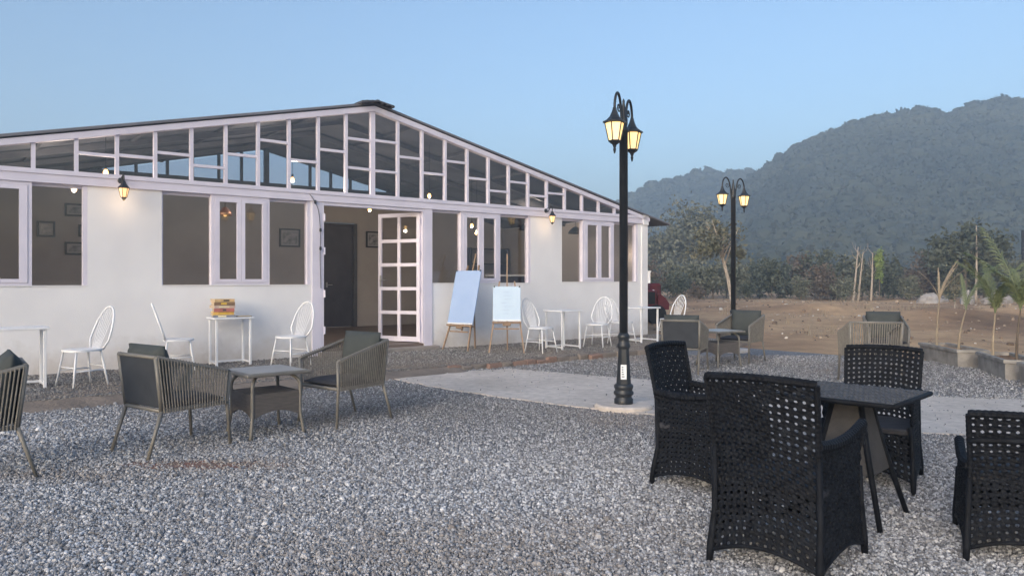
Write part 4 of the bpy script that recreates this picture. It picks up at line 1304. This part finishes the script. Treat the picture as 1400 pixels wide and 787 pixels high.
# ------------------------------------------------------------------ white hoop-back chairs
def white_chair(label, loc, rz):
    t = thing('hoop_back_chair', label, 'chair', loc, rz, 'white hoop-back chairs along the wall')
    zs = .42
    poly = []
    for k in range(28):
        a = 2 * PI * k / 28
        ca, sa = math.cos(a), math.sin(a)
        poly.append((.20 * math.copysign(abs(ca) ** .7, ca), .195 * math.copysign(abs(sa) ** .7, sa)))
    q = MB(); q.prism(poly, zs - .014, zs + .01); q.build('seat', M_WHITE, t)
    feet = {}
    for sx in (-1, 1):
        for sy in (-1, 1):
            top, bot = Vector((sx * .145, sy * .14, zs - .012)), Vector((sx * .20, sy * .20, 0))
            feet[sx, sy] = (top, bot)
            q = MB(); q.tube([bot, bot.lerp(top, .5), top], [.010, .013, .011], 8); q.build('leg', M_WHITE, t, True)
    for sx in (-1, 1):
        q = MB(); q.tube([feet[sx, -1][1].lerp(feet[sx, -1][0], .45), feet[sx, 1][1].lerp(feet[sx, 1][0], .45)], .008, 6); q.build('stretcher', M_WHITE, t, True)
    for sy in (-1, 1):
        q = MB(); q.tube([feet[-1, sy][1].lerp(feet[-1, sy][0], .55), feet[1, sy][1].lerp(feet[1, sy][0], .55)], .008, 6); q.build('stretcher', M_WHITE, t, True)
    hoop = []
    for k in range(25):
        a = PI * k / 24
        x = .21 * math.cos(a); v = math.sin(a) ** .75
        if k in (0, 24):
            x = .155 * (1 if k == 0 else -1)
        z = zs + .50 * v; hoop.append(Vector((x * (1.0 if v > .1 else .9), -.165 - .17 * v, z)))
    q = MB(); q.tube(hoop, .0125, 8); q.build('hoop', M_WHITE, t, True)
    for k in range(7):
        u = -1 + 2 * (k + 1) / 8
        xt = .188 * u
        v = max(0.0, 1 - (xt / .21) ** 2) ** .375
        q = MB(); q.tube([(.10 * u, -.16, zs + .005), (xt * .97, -.165 - .17 * v, zs + .50 * v)], .0058, 5); q.build('spindle', M_WHITE, t)
    return t
T9 = .09
wc = white_chair('white hoop-back chair facing the white table beside the leftmost window', (-5.08, 8.80, T9), face(-.55, -.84))
dup(wc, (-4.62, 10.32, T9), face(.90, .43), 'white hoop-back chair left of the white table with the books')
dup(wc, (-3.22, 10.85, T9), face(-.50, -.86), 'white hoop-back chair right of the white table with the books, by the doorway')
dup(wc, (.50, 12.86, T9), face(.75, -.66), 'white hoop-back chair beside the second easel')
dup(wc, (1.60, 13.95, T9), face(-.50, -.86), 'white hoop-back chair facing the square white table right of the easels')
dup(wc, (2.16, 14.65, T9), face(.70, -.70), 'white hoop-back chair with its back to another chair, behind the lamp post')
dup(wc, (3.35, 15.75, T9), face(-.85, -.52), 'white hoop-back chair past the building corner, behind the rope armchair')

def white_table(label, loc, w=.24, d=.16):
    t = thing('white_table', label, 'table', loc, FA, 'small white tables along the wall')
    q = MB(); q.rbox(-w - .045, w + .045, -d - .045, d + .045, .675, .70, .005); q.build('table_top', M_WHITE, t)
    for sx in (-1, 1):
        for sy in (-1, 1):
            q = MB(); q.rbox(sx * w - .016, sx * w + .016, sy * d - .016, sy * d + .016, 0, .676, .003); q.build('leg', M_WHITE, t)
    for sx in (-1, 1):
        q = MB(); q.box(sx * w - .010, sx * w + .010, -d + .016, d - .016, .03, .055); q.build('stretcher', M_WHITE, t)
    q = MB(); q.box(-w + .016, w - .016, d - .012, d + .010, .03, .055); q.build('stretcher', M_WHITE, t)
    return t
white_table('white metal table with the stack of books on it', (-4.155, 10.98, T9))
white_table('white metal table below the leftmost window', (-5.72, 8.56, T9), .28, .18)
white_table('square white metal table right of the easels', (.93, 13.55, T9), .215, .215)
white_table('white metal table at the building corner behind the lamp post', (2.62, 15.05, T9), .24, .21)

# ------------------------------------------------------------------ books
zt = T9 + .70
cols = [(.16, .17, .20), (.62, .40, .10), (.36, .13, .11), (.52, .40, .34), (.20, .13, .08), (.58, .40, .20)]
names = ['dark grey book at the bottom of the stack', 'ochre-spined book second from the bottom of the stack', 'dull red book in the middle of the stack', 'pinkish grey book above the red one in the stack', 'dark brown book just under the top one of the stack', 'tan book on top of the stack']
z = zt
M_PAGES = mat('book_pages', (.60, .50, .36), .9, (.42, .33, .22), 30, 3, stretch=(1, 1, 40))
for k in range(6):
    th = (.036, .044, .052, .04, .048, .042)[k]
    t = thing('book', names[k], 'book', (-4.235 + random.uniform(-.014, .014), 10.905 + random.uniform(-.014, .014), z), FA + math.radians(random.uniform(-8, 8) - 4), 'stacked books')
    w, d = .150 - .005 * (k % 3), .118 - .004 * (k % 2)
    c = cols[k]
    mc = mat('book_cover_%d' % k, c, .5, tuple(min(1, q * 1.35) for q in c), 14, 4)
    q = MB(); q.box(-w, w, -d, d, 0, .005); q.box(-w, w, -d, d, th - .005, th); q.box(-w, w, -d, -d + .005, .005, th - .005); q.build('cover', mc, t)
    q = MB(); q.box(-w + .007, w - .007, -d + .0055, d - .007, .0052, th - .0052); q.build('pages', M_PAGES, t)
    q = MB(); q.box(-w * (.55 - .2 * (k % 3)), w * (.2 + .25 * (k % 2)), -d - .0012, -d - .0003, th * .25, th * .78); q.build('spine_label', mat('spine_label_%d' % (k % 3), ((.80, .70, .45), (.75, .50, .08), (.07, .06, .06))[k % 3], .5), t)
    z += th + .001
t = thing('notebook', 'slim dark notebook lying open beside the stack of books', 'notebook', (-3.98, 11.04, zt), FA)
q = MB(); q.rbox(-.10, .10, -.08, .08, 0, .008, .003); q.build('cover', M_BACKF, t)
q = MB(); q.rbox(-.094, .096, -.076, .076, .008, .016, .002); q.build('pages', M_PAGES, t)

# ------------------------------------------------------------------ easels
def easel(label, loc, rz, lean, bw_, bh, bz, mast, bm, spread):
    t = thing('easel', label, 'easel', loc, rz, 'wooden easels by the wall')
    tl = math.tan(lean)
    def at(x, z, y=0):
        return Vector((x, -z * tl + y, z))
    for sg in (-1, 1):
        q = MB(); a, b = at(sg * spread, 0, .12), at(sg * .13, bz + bh + .10, .0)
        q.tube([a, a.lerp(b, 1.0)], .018, 4); q.build('leg', M_WOOD, t)
    q = MB(); q.tube([Vector((0, -.42, 0)), at(0, bz + bh * .9, -.03)], .017, 4); q.build('rear_leg', M_WOOD, t)
    q = MB(); q.tube([at(0, bz - .12, .03), at(0, mast, -.012)], .016, 4); q.build('mast', M_WOOD, t)
    z = bz - .13
    q = MB(); q.tube([at(-spread * .72, z, .10), at(spread * .72, z, .10)], .016, 4); q.build('cross_bar', M_WOOD, t)
    q = MB()
    M = Matrix.Translation(at(0, bz - .02, .10)) @ Matrix.Rotation(lean, 4, 'X')
    q.rbox(-bw_ / 2 - .02, bw_ / 2 + .02, -.05, .04, -.02, .008, .004, M)
    q.rbox(-.07, .07, -.03, .03, -.06, -.021, .006, M)
    q.build('ledge', M_WOOD, t)
    return t, at
def board(label, t, at, w, h, bz, lean, m):
    o = thing('drawing_board', label, 'board', t.matrix_basis @ at(0, bz, .105), t.rotation_euler.z, 'boards on the easels')
    M = Matrix.Rotation(lean, 4, 'X')
    q = MB(); q.rbox(-w / 2, w / 2, -.012, .012, 0, h, .003, M); q.build('panel', m, o)
    q = MB(); q.box(-w / 2 - .004, w / 2 + .004, .0125, .0175, .0, .022, M); q.build('edge_strip', M_WHITE, o)
    for sx in (-1, 1):
        q = MB(); q.rbox(sx * (w / 2 - .02) - .012, sx * (w / 2 - .02) + .012, -.016, .016, h - .02, h + .012, .003, M); q.build('clip', M_BLACK, o)
    return o, M
ln1, ln2 = math.radians(14), math.radians(9)
t, at = easel('wooden easel under the tall tilted blue board', (-.93, 13.22, T9), face(-.62, -.78), ln1, .56, .95, .46, 1.72, M_BOARD, .30)
board('tall plain light blue board tilted on an easel', t, at, .60, .98, .46, ln1, M_BOARD)
t, at = easel('wooden easel under the short ice-blue board', (-.09, 12.78, T9), face(-.02, -1), ln2, .46, .58, .54, 1.70, M_BOARD2, .30)
o, M = board('short ice-blue board with faint writing on an easel', t, at, .475, .60, .54, ln2, M_BOARD2)
for k in range(7):                            # faint hand-written lines
    z = .50 - k * .062
    x = -.02 - random.uniform(0, .08)
    e = random.uniform(.10, .17) if k % 3 else random.uniform(.05, .1)
    q = MB(); pts = []
    for i in range(24):
        pts.append(M @ Vector((x + e * (i / 23) * 1.0 - .0, .0145, z + .008 * math.sin(i * 1.9 + k) + .003 * math.sin(i * 4.3))))
    q.tube([Vector((-p_.x, p_.y, p_.z)) for p_ in pts], .0016, 4); q.build('writing_line', M_INK, o)

# ------------------------------------------------------------------ concrete troughs and young palms
def trough(label, loc, rz, L=1.38):
    t = thing('planter_trough', label, 'planter', loc, rz, 'concrete troughs along the yard edge')
    l, w, h, b, k = L / 2, .225, .27, .045, .93
    def ring(x, y, z):
        return [(-x, -y, z), (x, -y, z), (x, y, z), (-x, y, z)]
    vs = ring(w * k, l * .975, 0) + ring(w - .01, l - .01, h - .05) + ring(w + .012, l + .012, h - .045) + ring(w + .012, l + .012, h) + ring(w - b, l - b, h) + ring(w - b, l - b, h - .12)
    fs = [(3, 2, 1, 0), (20, 21, 22, 23)]
    for r in range(5):
        for i in range(4):
            j = (i + 1) % 4
            fs.append((r * 4 + i, r * 4 + j, r * 4 + 4 + j, r * 4 + 4 + i))
    q = MB(); q.add(vs, fs); q.build('trough', M_CONC, t)
    n = 9
    vs, fs = [], []
    for i in range(n + 1):
        for j in range(n + 1):
            vs.append(((w - b - .002) * (2 * i / n - 1), (l - b - .002) * (2 * j / n - 1), h - .055 + random.uniform(-.012, .02)))
    for i in range(n):
        for j in range(n):
            a = i * (n + 1) + j
            fs.append((a, a + n + 1, a + n + 2, a + 1))
    q = MB(); q.add(vs, fs); q.build('soil', M_SOIL, t)
    return t
trough('concrete trough with the dry palm, nearest the rope armchairs', (7.10, 12.02, 0), face(.12, .99))
trough('concrete trough with two bushy green palms', (6.97, 10.46, 0), face(.30, .95), 1.25)
trough('concrete trough beside the path end, without palms', (6.66, 9.02, 0), face(.22, .97), 1.25)

def palm(label, loc, seed, stem_h, lean, fronds, mleaf, mstem, group='young palms in the troughs', leaf=.20):
    r = random.Random(seed)
    t = thing('palm', label, 'palm', loc, 0, group)
    top = Vector((lean[0], lean[1], stem_h))
    q = MB(); q.tube(smooth_path([(0, 0, 0), (lean[0] * .3, lean[1] * .3, stem_h * .5), top], 5), [.022 - .012 * k / 10 for k in range(11)], 7); q.build('stem', mstem, t, True)
    for (az, L, rise, droop) in fronds:
        d = Vector((math.cos(az), math.sin(az), 0))
        pts = []
        n = 16
        for k in range(n + 1):
            u = k / n
            pts.append(top + d * (L * (u * (1 - .25 * rise) )) * (.35 + .65 * u) + Vector((0, 0, L * (rise * u - droop * u * u))))
        q = MB(); q.tube(pts, [.009 * (1 - .8 * k / n) for k in range(n + 1)], 5)
        for k in range(3, int(n * 2.4)):
            u = k / (n * 2.4); i = min(int(u * n), n - 1); p_ = pts[i].lerp(pts[i + 1], u * n - i)
            tg = (pts[i + 1] - pts[i]).normalized()
            side = tg.cross(Vector((0, 0, 1)))
            side = side.normalized() if side.length > .05 else Vector((1, 0, 0))
            ll = leaf * L * (math.sin(PI * min(1, u * .9 + .1)) ** .6 + .15)
            for sg in (-1, 1):
                dr = (side * sg * r.uniform(.55, .8) + tg * .95 + Vector((0, 0, -r.uniform(.15, .55)))).normalized()
                w = tg.cross(dr).normalized().cross(dr) * .007
                mid = p_ + dr * ll * .5 + Vector((0, 0, .01))
                end = p_ + dr * ll + Vector((0, 0, -ll * .18))
                q.add([p_ - w * .4, mid - w, end, mid + w, p_ + w * .4], [(0, 1, 3, 4), (1, 2, 3)])
        q.build('frond', mleaf, t)
    return t
palm('dry straw-coloured young palm in the first trough', (7.01, 12.30, .2), 1, .80, (.06, .02), [(.2, .55, 1.15, .02), (1.1, .5, 1.2, .1), (2.7, .45, 1.2, .12), (-.5, .5, 1.1, .1), (.4, .65, 1.1, .05)], M_DRY, M_DRY, leaf=.07)
palm('young palm with one long green frond arching sideways from the first trough', (7.06, 11.78, .2), 2, .66, (.12, 0), [(.05, .95, 1.15, .32), (.2, .8, 1.2, .42), (1.2, .55, 1.2, .15)], M_PALM, M_DRY, leaf=.12)
palm('bushy young green palm in the second trough, farther from the path', (6.92, 10.72, .2), 3, .66, (.05, .02), [(az, random.Random(az).uniform(.55, .95), random.Random(az + 9).uniform(1.05, 1.35), random.Random(az + 5).uniform(.05, .5)) for az in (.1, .6, 1.3, 2.4, 3.4, 4.4, 5.2, 5.9, .3)], M_PALM, M_DRY, leaf=.17)
palm('bushy young green palm in the second trough, nearer the path', (6.96, 10.28, .2), 4, .72, (.06, 0), [(az, random.Random(az).uniform(.6, 1.0), random.Random(az + 3).uniform(1.05, 1.35), random.Random(az + 7).uniform(.05, .6)) for az in (.0, .7, 1.2, 1.8, 2.8, 3.6, 4.4, 5.0, 5.5, .25, 5.9)], M_PALM, M_BARK, leaf=.17)
# ------------------------------------------------------------------ trees and shrubs at the field edge
def gz_at(x, y):
    i, j = np.searchsorted(gx, x) - 1, np.searchsorted(gy, y) - 1
    return float(Z[j, i])
def tree(name, label, loc, h, rad, cz, n, leaf, ml, mbark, trunk_r, lean=(0, 0), nclump=40, seed=1, group=None, limbs=7, cat='tree', shell=.45, clump=.22):
    r = np.random.default_rng(seed); rr = random.Random(seed)
    t = thing(name, label, cat, (loc[0], loc[1], gz_at(*loc) - .05), 0, group)
    top = Vector((lean[0], lean[1], cz))
    q = MB()
    tp = smooth_path([(0, 0, 0), (lean[0] * .35 + .03, lean[1] * .35, cz * .4), (lean[0] * .8, lean[1] * .8, cz * .8), top], 4)
    q.tube(tp, [trunk_r * (1 - .6 * k / (len(tp) - 1)) for k in range(len(tp))], 7)
    for k in range(limbs):
        a = rr.uniform(0, 6.28); st = tp[int(len(tp) * rr.uniform(.5, .95))]
        e = top + Vector((math.cos(a) * rad[0] * rr.uniform(.4, .85), math.sin(a) * rad[1] * rr.uniform(.4, .85), rad[2] * rr.uniform(-.3, .75)))
        q.tube([st, st.lerp(e, .5) + Vector((0, 0, .12)), e], [trunk_r * .4, trunk_r * .25, trunk_r * .08], 5)
    q.build('trunk', mbark, t, True)
    pts = crown_points(n, (lean[0], lean[1], cz), rad, nclump, r, clump, shell)
    pts = pts[pts[:, 2] > .15]
    v, f = leaf_quads(pts, np.full(len(pts), leaf), r)
    link('crown', np_mesh('crown', v, f, ml), t)
    return t
tree('evergreen_tree', 'big dark round tree rising behind the hedge next to the white building', (21.5, 88), 11, (3.9, 3.9, 3.6), 6.4, 4300, .25, M_LEAFM, M_BARK, .22, seed=3, nclump=60)
tree('evergreen_tree', 'dark rounded shoulder of foliage left of the big dark tree', (18.0, 92), 8, (2.8, 2.8, 2.4), 5.0, 2200, .25, M_LEAFM, M_BARK, .16, seed=13, nclump=40)
tree('slender_tree', 'slender tree with pale leaning trunk and thin olive crown', (11.45, 38.6), 5, (1.6, 1.4, 1.35), 3.55, 1500, .11, M_LEAFO, M_PALE, .12, lean=(-.75, 0), nclump=46, seed=5, limbs=12, shell=.3, clump=.16)
tree('bushy_tree', 'bushy dark tree with a bare pale pole beside it', (30.4, 50), 5, (2.4, 2.0, 1.75), 3.35, 3600, .16, M_LEAFD, M_BARK, .13, seed=6, nclump=40)
tree('bushy_tree', 'smaller dusty bushy tree right of the pole', (33.6, 53), 4, (1.9, 1.7, 1.4), 2.8, 2200, .15, M_LEAFM, M_BARK, .1, seed=7, nclump=30)
def pole_tree(label, loc, h, lean, m=M_PALE, twigs=6, seed=0):
    rr = random.Random(seed)
    t = thing('bare_trunk', label, 'tree', (loc[0], loc[1], gz_at(*loc) - .05), 0, 'bare pale trunks at the field edge')
    q = MB(); q.tube(smooth_path([(0, 0, 0), (lean * .4 + .04, 0, h * .5), (lean, 0, h)], 5), [.085 - .05 * k / 10 for k in range(11)], 7); q.build('trunk', m, t, True)
    for k in range(twigs):
        u = rr.uniform(.55, .98); a = rr.uniform(0, 6.28)
        b = Vector((lean * u, 0, h * u))
        q = MB(); q.tube([b, b + Vector((math.cos(a) * .25, math.sin(a) * .25, .3)), b + Vector((math.cos(a) * .35, math.sin(a) * .35, .7))], [.02, .014, .006], 5); q.build('twig', m, t)
    return t
pole_tree('bare pale trunk left of its thin twin at the field edge', (22.9, 50), 3.7, .35, seed=1)
pole_tree('thin bare pale trunk just right of its twin at the field edge', (23.5, 50.6), 3.4, .35, seed=2)
pole_tree('bare pale trunk propping the yellow-green sapling', (24.1, 50), 3.3, .12, seed=3)
pole_tree('bare pale pole rising through the bushy dark tree', (30.2, 48.5), 5.0, .05, twigs=3, seed=4)
tree('sapling', 'narrow yellow-green sapling standing beside the bare trunks', (24.55, 49.8), 3.6, (.30, .30, 1.05), 2.45, 620, .11, M_LIME, M_BARK, .04, seed=8, nclump=26, limbs=3)
tree('spindly_shrub', 'spindly grey-green shrub in the field in front of the sapling', (19.6, 33), 2, (.8, .6, .75), 1.25, 420, .07, M_LEAFO, M_PALE, .03, seed=9, nclump=26, limbs=10, cat='shrub', shell=.2)
# hedge of individual shrubs
protos = {}
kinds = {'dark': ('dark green leafy shrub in the hedge along the far field edge', M_LEAFD), 'dusty': ('dusty olive shrub in the hedge along the far field edge', M_LEAFM), 'brown': ('dry brownish shrub in the hedge along the far field edge', M_LEAFB)}
seq = ['dark', 'brown', 'dusty', 'dark', 'dusty', 'dark', 'dusty', 'brown', 'dark', 'dark', 'dusty']
rr = random.Random(4)
k = 0
for row, (yy, x0, x1, step, sc) in enumerate(((52, 8.5, 42, 1.75, 1.0), (57, 9.0, 46, 2.1, 1.25), (49.5, 9.5, 40, 3.4, .62))):
    x = x0
    while x < x1:
        kd = seq[(k * 7 + row * 3) % len(seq)]
        loc = (x + rr.uniform(-.5, .5), yy + rr.uniform(-1.3, 1.3))
        s_ = sc * rr.uniform(.78, 1.2)
        var = (kd, k % 2)
        if var not in protos:
            lab, m = kinds[kd]
            protos[var] = tree('hedge_shrub', lab, loc, 2.6, (1.25, 1.0, 1.15), 1.25, 1500, .115, m, M_BARK, .05, seed=50 + k, nclump=34, group='hedge shrubs: ' + kd, limbs=8, cat='shrub', shell=.25, clump=.24)
            protos[var].scale = (s_,) * 3
            protos[var].rotation_euler[2] = rr.uniform(0, 6)
        else:
            dup(protos[var], (*loc, gz_at(*loc) - .05), rr.uniform(0, 6), scale=s_)
        x += step * rr.uniform(.75, 1.2); k += 1
# dry weeds
n = 900
wx, wy = rng.uniform(6, 34, n), rng.uniform(17, 47, n)
kk = ~inside(wx, wy, yard_poly) & (wx < .72 * wy) & (wx > .27 * wy) & (vnoise(wx, wy, 2, 3, .25) > .54)
wx, wy = wx[kk], wy[kk]
V, Fc = [], []
for x, y in zip(wx, wy):
    z = gz_at(x, y)
    for j in range(9):
        a = rng.uniform(0, 6.28); h = rng.uniform(.12, .42); l = rng.uniform(.03, .16)
        i = len(V); c, s_ = math.cos(a), math.sin(a)
        bx, by = x + rng.normal() * .06, y + rng.normal() * .06
        V += [(bx - .008 * s_, by + .008 * c, z - .03), (bx + .008 * s_, by - .008 * c, z - .03), (bx + c * l, by + s_ * l, z + h)]
        Fc.append((i, i + 1, i + 2))
tag(link('dry_weeds', np_mesh('dry_weeds', np.array(V), np.array(Fc), M_DRY)), 'sparse dry weeds across the brown field', 'weeds', kind='stuff')

# ------------------------------------------------------------------ things beyond the building corner and in the field
t = thing('red_machine', 'red farm machine with dark wheel parked beyond the white building corner', 'vehicle', (4.22, 22.6, 0), math.radians(8))
q = MB(); q.rbox(-.62, .10, -.32, .32, .52, 1.05, .05); q.build('engine_hood', M_RED, t)
q = MB(); q.rbox(-.10, .24, -.26, .26, .62, 1.24, .05); q.build('cowl', M_RED, t)
q = MB(); q.slab([(.10, .45), (.44, .45), (.46, .62), (.34, .80), (.18, .92), (.10, .9)], -.34, .30); q.build('fender', M_RED, t)
q = MB(); q.rbox(-.2, .02, -.335, -.322, .62, .98, .006); q.build('grille', M_TYRE, t)
q = MB(); q.lathe([(.0, 0), (.05, 0), (.045, .03), (.0, .032)], 12); q.v = [(x - .02, -.262 - zz, y + 1.0) for x, y, zz in q.v]; q.build('headlight', M_STICK, t)
for wx_, wr in ((-.45, .27), (.06, .30)):
    for sy in (-1, 1):
        q = MB(); q.lathe([(.10, -.08), (wr - .04, -.085), (wr, -.06), (wr, .06), (wr - .04, .085), (.10, .08)], 22); q.v = [(x + wx_, sy * .30 + zz, y + wr) for x, y, zz in q.v]; wo_ = q.build('wheel', M_TYRE, t, True)
        q = MB(); q.lathe([(.0, -.05), (.10, -.05), (.11, 0), (.10, .05), (.0, .05)], 14); q.v = [(x + wx_, sy * .30 + zz, y + wr) for x, y, zz in q.v]; q.build('rim', M_RED, wo_)
t = thing('boundary_wall', 'low white wall showing between the shrubs and the building corner', 'wall', (7.2, 45, 0), math.radians(3))
q = MB(); q.box(-2.6, 1.15, -.1, .1, -.1, 1.82); q.build('wall', M_WALL, t)
q = MB(); q.rbox(-2.65, 1.2, -.14, .14, 1.82, 1.9, .01); q.build('coping', M_WALL, t)
t = thing('metal_frame', 'dark metal frame of two posts standing above the far shrubs', 'frame', (35.6, 51.5, 0), 0)
for x in (-.28, .28):
    q = MB(); q.rbox(x - .06, x + .06, -.06, .06, 0, 4.8, .01); q.build('post', M_BLACK, t)
for z in (3.4, 4.3):
    q = MB(); q.rbox(-.215, .215, -.04, .04, z, z + .08, .01); q.build('rail', M_BLACK, t)
def boulder(label, loc, sz, seed):
    r = random.Random(seed)
    q = MB(); q.lathe([(.25, -.1), (.95, .0), (1.0, .25), (.8, .55), (.45, .75), (.05, .8)], 11)
    q.v = [(x * sz[0] * r.uniform(.82, 1.15), y * sz[1] * r.uniform(.82, 1.15), z * sz[2] * r.uniform(.85, 1.15)) for x, y, z in q.v]
    o = q.build('boulder', mat('pale_boulder', (.36, .34, .33), .95, (.24, .22, .21), 3, 7, .6, 8), None, loc=(loc[0], loc[1], gz_at(*loc)))
    tag(o, label, 'boulder', 'pale boulders at the field edge')
boulder('long flat pale boulder at the field edge left of the dry palm', (25.7, 45.5), (.95, .5, .75), 1)
boulder('rounded pale boulder at the field edge behind the dry palm', (26.9, 44.0), (.4, .4, 1.1), 2)
boulder('broad pale boulder at the field edge behind the bushy palms', (29.0, 44.5), (.9, .5, .8), 3)
